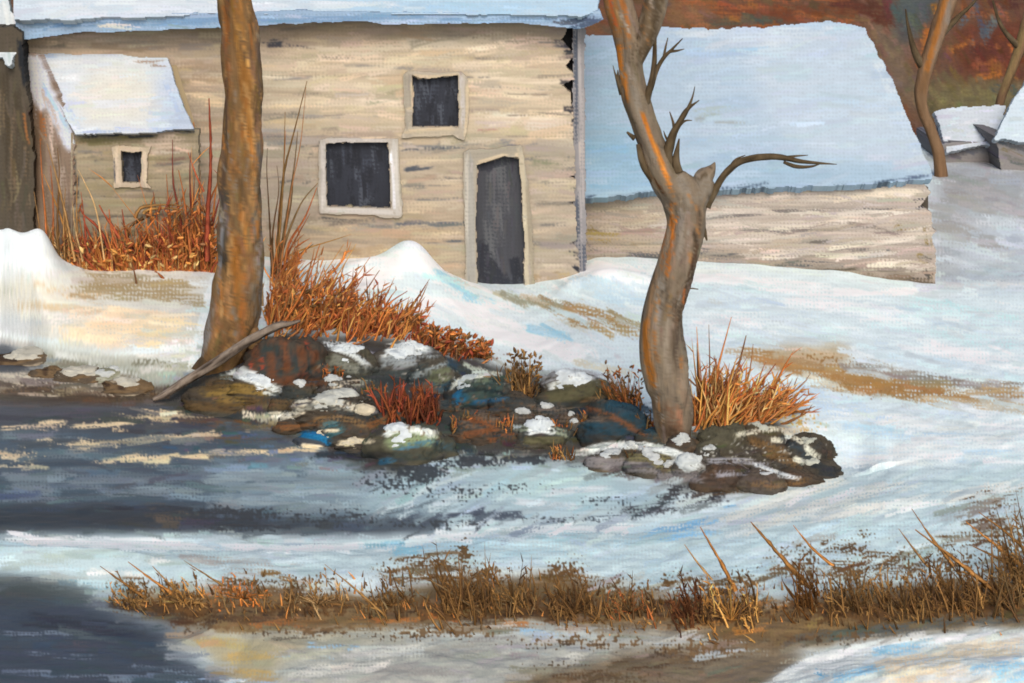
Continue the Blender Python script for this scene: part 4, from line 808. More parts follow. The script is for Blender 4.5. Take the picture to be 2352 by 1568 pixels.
far_shed('grey beamed shed with bluish snow roof, cut off by the right edge', None, 34.2, pr(2352,196, 2372,160, 2460,150, 2460,345, 2352,326, 2284,318, 2300,286, 2330,226),
   plane3((2290, 318, 34.0), (2450, 340, 34.0), (2400, 160, 36.2)), pr(2286,310, 2352,322, 2460,338, 2460,470, 2352,452, 2310,440, 2294,360), (208,220,228), [((100,100,98),16,.6,.5,2294,322,2352,345,2440,360), ((116,112,102),16,.6,.5,2300,355,2352,375,2440,395), ((120,108,80),10,.6,.5,2300,340,2352,362)], 84)

# ------------------------------------------------------------------ wooded hill
Hl = Layer(-700, -260, 3100, 460, (118, 82, 56), 2.5, gain=GW, wv=.1); P, S = Hl.P, Hl.S
P((150,108,66), 14, pr(1530,-20, 1640,-20, 1640,60, 1530,60), .8)
P((84,94,90), 14, pr(2060,-20, 2180,-20, 2120,60, 2060,120, 2040,60), .9)
P((128,106,80), 14, pr(1990,40, 2060,60, 2110,200, 2080,260, 2030,160), .9)
P((112,60,36), 12, pr(2200,60, 2352,40, 2360,200, 2210,200), .9)
P((124,112,72), 14, pr(2100,180, 2360,180, 2360,260, 2120,270), .9)
for a in ((1640,20,1900,25),(1760,40,1960,30)): S((126,70,40), 30, .65, .5, *a)
for a in ((1620,52,1760,45),(1700,36,1800,50)): S((92,92,70), 20, .6, .5, *a)
for a in ((1700,60,1800,62),(1840,50,1960,55),(1560,62,1640,60)): S((176,98,44), 12, .55, .6, *a)
for a in ((1900,0,2050,20),(1960,30,2060,50),(2200,30,2352,0),(2230,120,2300,100)): S((98,54,36), 34, .65, .5, *a)
for a in ((2130,60,2120,180),(2150,40,2170,10),(2180,120,2230,90),(2240,180,2340,160)): S((184,110,46), 22, .6, .6, *a)
for a in ((2250,0,2200,60),(2300,20,2260,90),(2270,60,2230,110)): S((98,106,106), 24, .6, .6, *a)
for a in ((2200,210,2330,230),(2130,200,2180,240),(2160,240,2300,245)): S((134,122,76), 24, .6, .5, *a)
for a in ((2280,200,2352,215),(2330,260,2352,200)): S((76,84,78), 24, .6, .5, *a)
for a in ((1560,10,1800,14),(1700,-10,1960,0),(1820,30,1980,50),(1600,34,1720,40),(2200,20,2330,40),(2220,90,2340,120),(2240,150,2320,150)): S((164,96,52), 26, .55, .65, *a)
Hl.smear(2200, 1300, -80, 2500, 360, (14, 50), (8, 22), lambda x, y: 60 if x > 2000 else 20, (.4, .7), .6, .06, .02, seed=91); Hl.wcut()
hp = plane3((1300, 372, 36.8), (2400, 372, 36.8), (1800, -120, 56))
tag(sheet('hillside', Hl, hp, pr(-690,372, 3090,372, 3090,-240, -690,-240), M_ROCK, thick=(0, .5, -.3), wob=0, st=5), kind='structure')
# ------------------------------------------------------------------ trees
GT_ = np.array([1.22, 1.14, 1.07])
def ppd(d): return d/F                                 # metres per sketch unit at a depth
T1 = Layer(360, -80, 680, 920, (148, 112, 74), 1.6, gain=GT_*1.3, wv=.07); S = T1.S  # bark, with painted highlights at upper right and grey shade low on the left
for a, wd, c in (((520,-40,524,100,520,260),14,(150,92,48)),((516,200,514,330,508,470),20,(108,84,66)),((540,-40,556,120,566,260),34,(152,106,58)),((560,120,566,260,572,420),30,(160,108,54)),
                 ((528,300,540,420,560,520),26,(126,92,58)),((545,60,572,130,590,220),12,(222,164,92)),((560,180,584,300,592,380),10,(214,160,98)),((556,260,580,380,588,430),9,(196,150,96)),
                 ((586,20,598,150,600,300),14,(118,96,80)),((594,300,598,420,602,600),14,(122,112,100)),((584,420,590,560,596,640),16,(150,134,112)),((520,430,514,520,516,620),22,(76,72,66)),
                 ((508,480,506,600,500,700),10,(150,150,154)),((536,540,548,640,548,760),34,(168,108,52)),((560,480,572,560,580,640),22,(158,110,66)),((548,420,556,440,560,500),22,(112,84,56)),
                 ((592,560,600,660,606,740),18,(158,150,142)),((580,640,584,720,590,780),16,(140,124,106)),((520,640,512,740,500,800),36,(132,100,66)),((540,700,530,780,510,830),30,(126,94,62)),
                 ((490,690,476,770,456,830),18,(150,144,140)),((560,620,556,700,552,760),10,(190,116,56)),((470,820,440,850,420,880),30,(92,74,54)),((500,800,480,850,460,870),26,(104,80,56)),((566,300,580,340,584,380),12,(196,128,64))):
    c = tuple(np.array(c)*.94+np.array((170,124,74))*.10); S(c, wd, .7, .55, *a)
for i in range(160): T1.S([(118,92,64), (184,138,86), (150,134,116), (190,126,68), (200,150,94)][i % 5], RNG.uniform(4, 12), .55, .75, x_ := RNG.uniform(490, 610), y_ := RNG.uniform(-40, 800), x_+RNG.normal(4, 10), y_+RNG.uniform(30, 110))
T1.smear(320, 480, -60, 620, 880, (30, 90), (4, 11), lambda x, y: 84 if y < 600 else 96, (.45, .75), .55, .08, .015, seed=101); T1.con(1.05); T1.wcut()
q = at_ground(490, 838); d1 = q[1]
tree = thing('tree', 'stout straight brown and ochre tree trunk on the left, in front of the house', 'tree', q)
tube('trunk', [(538,-330,58), (530,-80,70), (538,0,76), (551,70,84), (553,130,92), (560,200,88), (556,270,82), (556,340,90), (549,400,96), (552,470,94), (547,540,104), (554,600,104), (548,660,112), (540,720,112), (522,780,104), (502,840,96), (490,880,100)], d1, lcol(T1), M_BARK, tree, ring=40, rough=.11, seed=11)
tube('root', [(514,780,50), (484,822,40), (456,850,32), (424,876,16), (404,890,6)], d1, lcol(T1), M_BARK, tree, ring=20, rough=.1, seed=12, )
tube('root', [(560,740,50), (584,790,40), (600,830,24), (612,850,8)], d1, lcol(T1), M_BARK, tree, ring=18, rough=.1, seed=13)
GUP = streak([(84,70,54), (120,92,62), (104,96,84), (132,104,70)], 1.2, 5)
tube('branch', [(545,-150,40), (600,-230,30), (680,-300,18), (760,-340,6)], d1, GUP, M_BARK, tree, ring=14, seed=14)
tube('branch', [(535,-200,36), (470,-280,26), (400,-330,8)], d1, GUP, M_BARK, tree, ring=14, seed=15)

T2 = Layer(1340, -120, 1700, 1060, (136, 118, 98), 1.6, gain=GT_*1.08, wv=.06); S = T2.S  # bark, its right edge strokes darkened to paint the side away from light
for a, wd, c in (((1385,-60,1405,20,1425,90),40,(152,104,60)),((1410,-40,1440,30,1450,100),14,(176,108,56)),((1395,-20,1415,60),8,(196,92,48)),((1440,-60,1458,40,1460,110),20,(140,122,104)),
                 ((1520,-80,1502,20,1482,90,1466,140),50,(84,72,56)),((1500,-40,1490,40,1476,110),16,(108,92,72)),((1420,100,1426,150,1432,200),14,(200,118,42)),((1424,110,1446,108),6,(206,120,50)),((1436,160,1438,210,1444,240),10,(196,118,48)),
                 ((1450,160,1462,230,1486,300,1512,380),22,(142,134,122)),((1420,190,1440,250,1462,310,1484,380),12,(112,96,78)),((1474,250,1484,290,1506,340,1530,400,1546,450),13,(204,120,44)),((1490,300,1520,370,1540,430),7,(214,136,60)),
                 ((1470,330,1480,380,1506,420,1530,450),9,(98,54,28)),((1530,330,1550,390,1570,430),20,(110,98,80)),((1560,400,1575,440,1590,480),28,(138,130,118)),((1612,400,1620,430,1610,470),40,(140,132,120)),((1600,412,1625,396),14,(92,80,64)),
                 ((1545,460,1546,520,1534,600,1532,640),14,(198,112,44)),((1560,480,1565,540,1560,600),20,(152,142,130)),((1580,480,1584,540,1570,620),16,(150,130,116)),((1610,470,1606,520,1596,570),18,(116,96,78)),
                 ((1530,500,1524,560,1518,620),8,(172,108,60)),((1600,560,1590,620,1572,690,1558,760),16,(78,60,46)),((1590,520,1600,560),10,(70,60,50)),((1505,620,1492,700,1486,760),16,(140,112,84)),((1520,640,1512,700,1510,760),20,(150,144,134)),
                 ((1540,640,1528,700,1524,740),12,(112,100,86)),((1552,680,1545,760,1556,860),18,(92,80,68)),((1535,720,1530,800,1540,860),18,(154,142,126)),((1486,730,1484,790,1492,850,1510,900),22,(192,116,46)),((1500,760,1504,800,1510,830),10,(170,110,60)),
                 ((1515,860,1530,900,1545,950),34,(142,128,110)),((1558,860,1570,900,1580,940),20,(150,128,108)),((1500,900,1515,950,1530,1000),22,(104,86,68)),((1540,930,1550,980,1560,1010),40,(122,92,72)),((1560,940,1566,980),14,(172,124,98)),((1530,980,1550,1010,1580,1000),30,(84,68,56)),
                 ((1572,660,1570,700),6,(190,110,60)),((1545,560,1548,600,1544,640),6,(214,124,60))):
    c = tuple(np.array(c)*(.92 if c[0]-c[2] > 90 else .84)+np.array((150,108,70))*(.08 if c[0]-c[2] > 90 else .16)); S(c, wd, .7, .6, *a)
for i in range(200): T2.S([(98,86,72), (164,150,134), (124,108,92), (170,118,72), (88,74,60), (150,128,104)][i % 6], RNG.uniform(4, 11), .52, .8, x_ := RNG.uniform(1390, 1640), y_ := RNG.uniform(-40, 980), x_+RNG.normal(4 if y_ > 450 else 18, 8), y_+RNG.uniform(24, 80))
T2.smear(320, 1380, -80, 1640, 1020, (24, 70), (3, 9), lambda x, y: 66 if y < 440 else (98 if y < 760 else 80), (.45, .75), .55, .07, .015, seed=103); T2.con(1.05); T2.wcut()
q = at_ground(1548, 1005); d2 = q[1]
tree2 = thing('tree', 'crooked bare tree with orange bark streaks and broken side branches, before the barn', 'tree', q)
tube('trunk', [(1395,-110,60), (1408,-60,62), (1418,0,66), (1436,60,64), (1446,110,58), (1449,160,54), (1456,210,60), (1472,260,62), (1490,310,62), (1508,360,60), (1532,410,74), (1566,450,96), (1579,500,86), (1572,550,86), (1558,600,88), (1543,650,88), (1528,700,88), (1522,750,92), (1523,800,96), (1530,850,100), (1541,900,100), (1547,950,92), (1549,1000,78), (1550,1040,90)], d2, lcol(T2), M_BARK, tree2, ring=40, rough=.12, seed=21)
tube('limb', [(1545,-140,44), (1520,-60,52), (1508,0,56), (1490,60,54), (1470,110,46), (1456,155,30)], d2, lcol(T2), M_BARK, tree2, ring=24, rough=.08, seed=22)
tube('limb', [(1580,520,60), (1594,470,60), (1612,432,52), (1618,408,46), (1630,394,30), (1638,382,14), (1642,372,3)], d2, lcol(T2), M_BARK, tree2, ring=22, rough=.1, seed=23)
TW = streak([(66,56,42), (98,84,64), (82,70,52), (118,104,84)], 1.2, 9)
def br(*pts, s=0): tube('branch', list(pts), d2, TW, M_BARK, tree2, ring=10, step=3, rough=.2, seed=s)
br((1478,262,20,-.03), (1488,220,17,-.05), (1498,180,14,-.05), (1503,140,12), (1504,100,9), (1507,66,3), s=31)
br((1494,205,12,-.05), (1506,168,11), (1524,134,9), (1545,112,6), (1568,88,2), s=32)
br((1524,136,7), (1528,112,5), (1534,86,2), s=33); br((1540,118,8), (1556,116,5), (1572,112,1.5), s=34)
br((1536,385,24,-.04), (1534,350,21,-.05), (1546,310,19,-.05), (1562,280,14,-.05), (1578,252,9), (1606,230,2), s=35)
br((1570,268,10), (1584,240,7), (1592,218,4), (1596,198,1.5), s=36); br((1550,302,9), (1546,280,6), (1538,256,2), s=37); br((1540,330,8), (1530,316,5), (1524,300,1.5), s=38)
br((1553,296,8), (1572,278,5), (1590,276,1.5), s=38)
br((1556,395,26,-.05), (1552,370,20,-.05), (1556,340,10), (1560,318,3), s=48)
br((1618,470,34), (1640,440,20), (1656,412,16), (1676,388,17), (1702,370,18), (1740,361,17), (1790,360,13), (1840,370,9), (1880,374,6), (1922,377,1.5), s=39)
br((1800,362,8), (1830,358,5), (1856,356,1.5), s=40); br((1800,372,7), (1830,382,9), (1862,382,6), (1884,376,2), s=41); br((1676,384,7), (1690,366,5), (1712,356,2), s=42)
br((1430,215,18), (1420,190,10), (1412,166,4), (1408,150,1.5), s=43); br((1426,200,12), (1420,180,8), (1419,160,2), s=44); br((1458,318,14), (1448,310,9), (1440,303,5), s=45)
br((1468,330,14,-.02), (1476,372,17,-.05), (1494,408,14,-.04), (1514,436,8), s=46)
br((1566,668,6), (1585,662,4), (1604,664,2), s=47)
br((1608,505,16), (1618,530,10), (1624,552,3), s=49)

# trees on the hill
LB = Layer(2060, -80, 2420, 420, (128, 104, 80), 2.0, gain=GT_)
for a, wd, c in (((2190,-20,2160,70,2125,170),26,(150,134,118)),((2176,-20,2150,80,2124,180),16,(190,116,46)),((2130,160,2116,220,2118,260),20,(112,88,62)),((2112,210,2140,300,2162,350),22,(126,106,84)),((2180,0,2176,60),14,(140,140,136)),
                 ((2350,60,2330,140,2300,210),20,(140,126,84)),((2345,140,2315,210),10,(96,84,60))): LB.S(c, wd, .75, .45, *a)
LB.img = LB.img*.6+C((140,98,66))*.4; LB.wcut()
d3 = 33.4
t3 = thing('tree', 'orange and grey slanting tree trunk just past the right end of the barn roof', 'tree', at(2166, 372, d3))
tube('trunk', [(2215,-120,36), (2190,-30,38), (2160,60,38), (2132,140,34), (2116,210,28), (2120,255,26), (2138,300,26), (2154,345,28), (2160,385,30), (2162,410,32)], d3, lcol(LB), M_BARK, t3, ring=22, rough=.14, seed=51)
tube('branch', [(2128,165,24), (2102,120,16), (2086,60,8), (2080,20,3)], d3, TW, M_BARK, t3, ring=10, seed=52)
tube('branch', [(2150,90,20), (2200,40,12), (2240,0,7), (2270,-60,4)], d3, TW, M_BARK, t3, ring=10, seed=53)
t4 = thing('tree', 'olive leaning tree trunk high at the right edge above the bluish snow roof', 'tree', at(2290, 300, 37))
tube('trunk', [(2400,-80,26), (2368,20,25), (2342,110,22), (2316,180,20), (2296,240,18), (2288,320,20)], 37, lcol(LB), M_BARK, t4, ring=18, rough=.14, seed=54)
tube('branch', [(2340,110,18), (2300,60,10), (2280,0,5)], 37, TW, M_BARK, t4, ring=8, seed=55)
tube('branch', [(2318,170,16), (2350,120,9), (2390,90,4)], 37, TW, M_BARK, t4, ring=8, seed=56)

# ------------------------------------------------------------------ fallen branch
a = at_ground(365, 915); b = at_ground(600, 800)
fd = min(a[1], d1-.42)
fb = tube('fallen_branch', [(352,918,9), (380,905,17), (430,872,21), (490,836,22), (545,800,21), (590,772,21), (640,748,18), (665,744,12), (690,736,5)], fd, streak([(52,44,38), (120,108,98), (150,138,126), (86,72,58)], 1.2, 3), M_BARK, None, ring=18, step=3, rough=.2, seed=61)
tag(fb, 'grey broken branch lying slanted against the foot of the stout left tree', 'branch')

# ------------------------------------------------------------------ stones along the bank
BK = Layer(360, 740, 1960, 1160, (64, 57, 50), 2.0, gain=(.92, .88, .88)); bank(BK)
BK.smear(420, 380, 760, 1940, 1140, (12, 36), (4, 9), lambda x, y: -6, (.45, .75), .6, .08, .02, seed=19); BK.D((40,38,38), 900, 900, 400, 110, .7); BK.D((196,196,190), 1000, 880, 420, 90, .48); BK.D((196,192,184), 1720, 1040, 220, 50, .55); BK.D((110,72,46), 1000, 950, 420, 90, .6); BK.wcut(.16)
def rock(cx, top, w, bot, pal, snow, label, seed, group='stones along the stream bank', name='rock', squash=1.0, cat='rock'):
    q = at_ground(cx, bot); d = q[1]+w*.28*ppd(q[1]); m = ppd(d)
    # ellipsoid whose front foot is at the ground point
    rx = w*.56*m; rz = (bot-top)*m*.80; ry = w*.38*m
    nu, nv = 96, 54; U, Vv = np.meshgrid(np.linspace(0, 2*np.pi, nu, endpoint=False), np.linspace(-.45*np.pi, .5*np.pi, nv))
    n = np.stack([np.cos(U)*np.cos(Vv), np.sin(U)*np.cos(Vv), np.sin(Vv)], -1)
    f1 = fbm(n[..., 0]*1.7+n[..., 1]*1.1+seed, n[..., 2]*1.9+n[..., 1]*1.3+seed*.7, seed, 4)
    rr = .70+.62*f1; rr = np.round(rr*7)/7*.3+rr*.7
    rr = rr+.075*(fbm(U*9/np.pi*2+seed, Vv*14+seed, seed+31)-.5)+.05*(vn(U*20, Vv*26, seed+33)-.5)
    c = np.array([(cx-CX)*m, d, max(q[2], 0)-.02])
    V = c+n*rr[..., None]*np.array([rx, ry, rz])
    px = V[..., 0]/V[..., 1]*F+CX; py = (H-V[..., 2])/V[..., 1]*F+YH
    pl = lin(C(pal))/np.array([1.0, .95, .95])
    v = np.clip(fbm(px/46+seed*3, py/13+n[..., 1]*1.5, seed+4)*1.7-.35+.18*(.5-n[..., 2]), 0, .999)*(len(pl)-1); k = v.astype(int); u = sm(.25, .75, v-k)[..., None]
    cols = pl[k]*(1-u)+pl[np.minimum(k+1, len(pl)-1)]*u
    br_ = vn(px/5, py/3, seed+9); cols = cols*(.85+.3*br_[..., None]); cols = cols*(.14+.86*(cx < 400))+BK.alb(px, py)*(.86*(cx >= 400))
    j = np.arange(nv-1)[:, None]*nu; i = np.arange(nu)[None]; i2 = (i+1) % nu
    fq = np.stack([j+i, j+i2, j+nu+i2, j+nu+i], -1).reshape(-1, 4)
    o = meshobj(name, V.reshape(-1, 3), [fq], cols.reshape(-1, 3), M_ROCK); tag(o, label, cat, group)
    if snow:
        cx0, cw, thr, scol = snow
        sc_ = lin(C(scol)*.95)/np.array([1.12, 1.05, 1.04])
        mk = n[..., 2]*1.0+(fbm(px/26, py/10, seed+20, 4)-.5)*1.1-np.abs((px-cx0)/cw)**2*.45-thr-.16
        off = sm(-.05, .25, mk)*.020-.010
        Vs = c+n*(rr[..., None]*np.array([rx, ry, rz]))+n*off[..., None]+np.array([0, 0, 1.])*(off*.6)[..., None]
        m4 = (mk.ravel()[fq] > -.12).any(1); fs = fq[m4]
        if len(fs) > 6:
            us = np.unique(fs); rm = np.zeros(nu*nv, int); rm[us] = np.arange(len(us))
            cs = np.tile(sc_, (nu*nv, 1))*(.70+.26*vn(px/12, py/5, seed+2)+.1*vn(px/5, py/5, seed)).reshape(-1, 1)
            meshobj('snow_cap', Vs.reshape(-1, 3)[us], [rm[fs]], cs[us], M_SNOW, o)
    return o
OL = [(44,42,38), (92,88,66), (66,64,52), (112,106,80)]; TE = [(26,36,44), (48,76,88), (58,62,54), (40,58,72), (96,98,86)]; BRN = [(50,38,28), (98,66,40), (70,58,46), (124,84,48)]; LI = [(74,72,78), (120,114,112), (92,88,78), (138,130,118), (60,58,60)]
WH, CRM = (226,230,234), (228,212,186)
rock(800, 790, 116, 860, OL, (790, 50, .50, WH), 'small olive stone with a snow cap, highest on the bank below the long rust grass', 1)
rock(934, 784, 150, 866, [(58,60,62), (120,122,122), (84,84,80), (146,146,142)], (925, 55, .50, WH), 'grey snow topped stone directly below the rust leaf tuft', 2)
rock(1000, 820, 120, 900, [(46,54,56), (106,108,98), (66,72,62), (40,66,80)], None, 'bare grey green stone left of the arched teal stone', 3)
rock(1100, 850, 150, 936, TE, (1064, 40, .42, (196,202,204)), 'dark teal arched stone with a snow rim on its left shoulder', 4)
rock(1322, 850, 172, 932, OL, (1316, 55, .46, WH), 'dark olive stone with white snow patch left of the crooked tree', 5)
rock(942, 966, 176, 1064, [(70,80,64), (116,120,92), (96,106,84), (58,82,92)], (910, 40, .42, WH), 'pale green stone with snow at the water edge', 6)
rock(1250, 964, 124, 1028, OL, (1240, 45, .44, WH), 'small olive stone with round white snow patch at the edge of the ice', 7)
rock(1505, 1030, 120, 1088, LI, (1500, 50, .40, (206,206,206)), 'olive and lilac stone with snow just below the foot of the crooked tree', 8)
rock(1405, 1040, 110, 1090, LI, (1400, 44, .44, (206,208,210)), 'pale lilac stone under thin snow, leftmost below the crooked tree, in the ice', 31)
rock(1592, 1042, 80, 1092, LI, (1580, 40, .20, (212,214,214)), 'stone under a thick lobe of snow right below the crooked tree', 32)
rock(1660, 968, 120, 1046, OL, None, 'dark olive stone at the root of the bright orange grass', 9)
rock(1752, 974, 116, 1052, BRN, (1750, 50, .72, (190,188,176)), 'dark brown stone under the right half of the bright orange grass', 33)
rock(1842, 1000, 110, 1076, TE, (1862, 30, .52, (200,198,184)), 'blackish stone with cream snow streaks on its right, right of the orange grass', 34)
rock(1655, 1060, 120, 1128, BRN, None, 'dark brown stone at the waterline, left of its two neighbours below the orange grass', 10)
rock(1750, 1070, 110, 1134, LI, (1760, 46, .66, (200,200,204)), 'grey brown stone with a thin white streak, lowest below the orange grass', 35)
rock(1832, 1078, 100, 1122, BRN, None, 'low brown stone at the ice edge beside the blackish stone at the tip', 36)
rock(1880, 1050, 110, 1100, [(40,42,46), (70,72,68), (90,86,70)], (1860, 24, .50, (214,212,198)), 'small blackish stone at the right tip of the rocky bank', 11)
rock(738, 985, 104, 1026, [(24,76,116), (30,96,140), (44,84,104), (70,84,84)], (750, 30, .58, CRM), 'bright blue stone at the water edge', 12)
rock(764, 900, 170, 962, [(66,66,60), (110,104,92), (84,70,54), (60,66,66)], (760, 75, .38, (206,204,196)), 'low grey stone under streaky snow left of the dark rust tuft', 13)
rock(812, 952, 130, 1010, [(52,56,56), (96,82,62), (70,66,58), (44,66,74)], None, 'brown rounded stone just right of the bright blue stone', 14)
rock(655, 766, 190, 884, [(66,44,32), (112,62,38), (54,60,58), (96,72,56)], None, 'red brown earth mound right of the stout left tree', 15, None, 'earth_mound', cat='earth')
rock(596, 856, 130, 910, [(92,76,50), (120,100,60), (84,68,46)], (590, 60, .40, WH), 'low tan stone with snow at the foot of the red brown mound', 16)
rock(520, 876, 200, 946, [(84,66,44), (112,92,54), (66,54,42)], None, 'flat olive brown earth bank beside the fallen branch', 17, None, 'earth_mound', cat='earth')
rock(838, 928, 60, 962, [(74,72,68), (110,104,92)], (838, 30, .2, CRM), 'little stone with thick cream snow at the left of the dark rust tuft', 18)
rock(820, 1008, 80, 1034, [(54,54,54), (84,80,72)], (815, 40, .28, CRM), 'little flat stone with cream snow in the water', 19)
rock(1180, 900, 120, 960, [(60,52,44), (92,76,58), (48,58,62)], None, 'dull brown stone below the dark brown tuft', 20)
rock(1420, 920, 150, 1000, [(28,44,54), (40,66,80), (78,60,46), (46,52,52)], None, 'dark blue green stone against the left side of the crooked tree', 21)
rock(1100, 950, 150, 1010, [(58,48,42), (96,66,46), (52,54,54)], None, 'dark brown stone between the pale green stone and the small snowy one', 22)
rock(700, 940, 120, 985, [(74,60,46), (100,78,56), (58,56,54)], (690, 50, .42, (206,200,188)), 'low brown stone above the bright blue stone', 23)

DB = [(62,48,38), (104,84,62), (84,72,60), (140,126,108)]
rock(60, 858, 150, 890, DB, (60, 60, .30, (206,198,184)), 'low earthy stone with cream snow, at the left edge of the far bank', 101)
rock(190, 872, 140, 912, DB, (180, 60, .36, (204,196,182)), 'low earthy stone under streaky cream snow, second from the left edge', 102)
rock(295, 890, 120, 930, DB, (300, 50, .50, (204,196,182)), 'brown earthy stone in the water just left of the fallen branch tip', 103)
rock(250, 846, 110, 878, [(92,92,78), (124,122,104), (150,148,136)], (250, 44, .52, (208,208,206)), 'grey olive stone half under snow, up the bank left of the fallen branch', 104)
rock(120, 896, 100, 924, DB, None, 'dark little bank stone without snow near the left edge', 105)
g = np.random.default_rng(77)
for i in range(46):
    x = g.uniform(600, 1880); y = np.interp(x, [600, 760, 1000, 1300, 1500, 1600, 1880], [830, 850, 880, 930, 1000, 1030, 1040])+g.uniform(0, 1)*np.interp(x, [600, 900, 1300, 1480, 1600, 1880], [160, 180, 110, 100, 80, 60])
    w_ = g.uniform(36, 92); h_ = w_*g.uniform(.35, .6)
    rock(x, y-h_, w_, y, [OL, TE, BRN, LI][i % 4], (x, w_*.4, .55, (206,206,204)) if i % 3 == 0 else None, ['small broken stone with a trace of snow, wedged between the larger stones of the bank', 'small dark broken stone wedged between the larger stones of the bank'][i % 3 > 0], 40+i, 'small broken stones with snow' if i % 3 == 0 else 'small dark broken stones')
# ------------------------------------------------------------------ dry grass, twigs and shrubs
class Blades:
    def __init__(s): s.V = []; s.F = []; s.C = []; s.n = 0
    def add(s, base, dx, dz, w, col, dy=0., bend=.2, seg=4, bulge=.0):
        """one blade: a thin three-sided stem from base, leaning (dx, dy, dz) metres, w metres wide"""
        t = np.linspace(0, 1, seg+1); L = math.hypot(dx, dz)+1e-6
        cx = dx*(t+bend*(t*t-t)); cz = dz*(t-bend*.3*(t*t-t)); cy = dy*t
        wd = w*.5*(np.clip(1-t, .03, 1)**.7*(1-bulge)+bulge*np.sin(np.clip(t*.94+.06, 0, 1)*np.pi))
        c = np.stack([cx, cy, cz], -1)+base; nx, nz = dz/L, -dx/L
        r = np.stack([np.array([nx*k, e, nz*k]) for k, e in ((-1, .25), (1, .25), (0, -.6))])
        V = (c[:, None]+wd[:, None, None]*r[None]).reshape(-1, 3)
        k = np.arange(seg)[:, None]*3; i = np.arange(3)[None]; i2 = (i+1) % 3
        s.F.append((np.stack([k+i, k+i2, k+3+i2, k+3+i], -1).reshape(-1, 4))+s.n); s.V.append(V); s.n += len(V)
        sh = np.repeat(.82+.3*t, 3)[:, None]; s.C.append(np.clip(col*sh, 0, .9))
    def build(s, name, parent=None):
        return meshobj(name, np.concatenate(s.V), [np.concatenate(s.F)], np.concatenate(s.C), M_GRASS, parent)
GB = np.array([.84, .80, .78])
def pick(pal, jit=.12):
    c = np.array(pal[RNG.integers(len(pal))], float)*(1+RNG.normal(0, jit))
    return lin(np.clip(c, 0, 250)/255)/GB
RUST = [(172,100,56), (184,114,60), (150,82,48), (198,130,70), (156,104,64), (178,104,54), (134,94,64)]
GOLD = [(186,130,68), (200,150,84), (170,114,60), (206,168,110)]
BROWN = [(108,78,46), (126,92,54), (92,66,42), (142,106,62), (114,90,60)]
TAN = [(168,128,82), (150,112,70), (186,150,104)]
RED = [(138,66,46), (122,58,46), (152,78,52)]
def tuft(B, x0, x1, yb, h, lean, w, n, pal, spread=10, jd=.15, bend=.25, bulge=.0, hub=None):
    """n blades rooted along x0..x1; yb(x) = foot line; h, w = (min, max) in sketch units; lean(x) = mean lean in degrees from upright, right positive"""
    for i in range(int(n*.8)):
        x = RNG.uniform(x0, x1); y = (yb(x) if callable(yb) else yb)+RNG.normal(0, spread)
        q = at_ground(x, y)-np.array([0, 0, .02]); m = ppd(q[1]); hh = RNG.uniform(*h)*(RNG.random()**.5); a = R((lean(x) if callable(lean) else lean)+RNG.normal(0, 17))
        dx, dz, dy = math.sin(a)*hh*m, math.cos(a)*hh*m, RNG.normal(0, jd)*hh*m; col = pick(pal)
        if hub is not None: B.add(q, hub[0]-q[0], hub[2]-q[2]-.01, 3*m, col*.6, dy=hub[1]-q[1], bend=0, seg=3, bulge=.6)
        B.add(q, dx, dz, RNG.uniform(*w)*.72*m, col, dy=dy, bend=RNG.normal(0, bend+.15), bulge=bulge)
        for k in range(RNG.integers(0, 4)):              # side leaves hugging the blade
            t = RNG.uniform(.3, .95); l = RNG.uniform(.12, .3)*hh; b2 = a+R(RNG.choice([-1, 1])*RNG.uniform(18, 50))
            B.add(q+np.array([dx, dy, dz])*t, math.sin(b2)*l*m, math.cos(b2)*l*m, RNG.uniform(2.5, 6)*m, col*RNG.uniform(.85, 1.2), dy=RNG.normal(0, .2)*l*m, seg=2, bulge=.4)
def stem(B, pts, w, pal, dd=0.):
    """a longer woody stem through picture points, rooted at the first one"""
    q = at_ground(*pts[0]); d = q[1]+dd; S = spline([(*p, 0) for p in pts], 10)
    c = np.stack([(S[:, 0]-CX)/F*d, np.full(len(S), d), H-(S[:, 1]-YH)/F*d], -1)
    n = len(S); t = np.linspace(0, 1, n); wd = w*.5*ppd(d)*(1-t*.82); col = pick(pal, .06)
    jit = RNG.normal(0, .12, (n, 3, 1))*wd[:, None, None]
    tg = np.gradient(c, axis=0); tg /= np.linalg.norm(tg, axis=1)[:, None]+1e-9
    nx = np.stack([tg[:, 2], 0*t, -tg[:, 0]], -1)
    r = np.stack([nx*-1+[0, .3, 0], nx+[0, .3, 0], nx*0+[0, -.7, 0]], 1)
    V = (c[:, None]+r*wd[:, None, None]+jit).reshape(-1, 3); k = np.arange(n-1)[:, None]*3; i = np.arange(3)[None]; i2 = (i+1) % 3
    B.F.append((np.stack([k+i, k+i2, k+3+i2, k+3+i], -1).reshape(-1, 4))+B.n); B.V.append(V); B.n += len(V)
    B.C.append(np.tile(col, (len(V), 1))*(1+.25*RNG.normal(0, 1, (len(V), 1)).clip(-1, 1)))
def leaves(B, x0, x1, yf, n, size, pal, depth=0.2, up=30, ref=None):
    """small leaf dabs floating among the stems"""
    for i in range(n):
        x = RNG.uniform(x0, x1); y0, y1 = yf(x); y = RNG.uniform(y0, y1); q = ref if ref is not None else at_ground(x, max(y, ref_y(x, yf)))
        d = q[1]+RNG.normal(0, depth); m = ppd(d); p = np.array(at(x, y, d)); a = R(RNG.normal(up, 50)); l = RNG.uniform(*size)
        B.add(q, p[0]-q[0], p[2]-q[2], 2.2*m, pick(pal), dy=p[1]-q[1], bend=.1, seg=2)
        B.add(p, math.sin(a)*l*m, math.cos(a)*l*m, l*.55*m, pick(pal), dy=RNG.normal(0, .3)*l*m, bend=RNG.normal(0, .3), seg=3, bulge=.7)
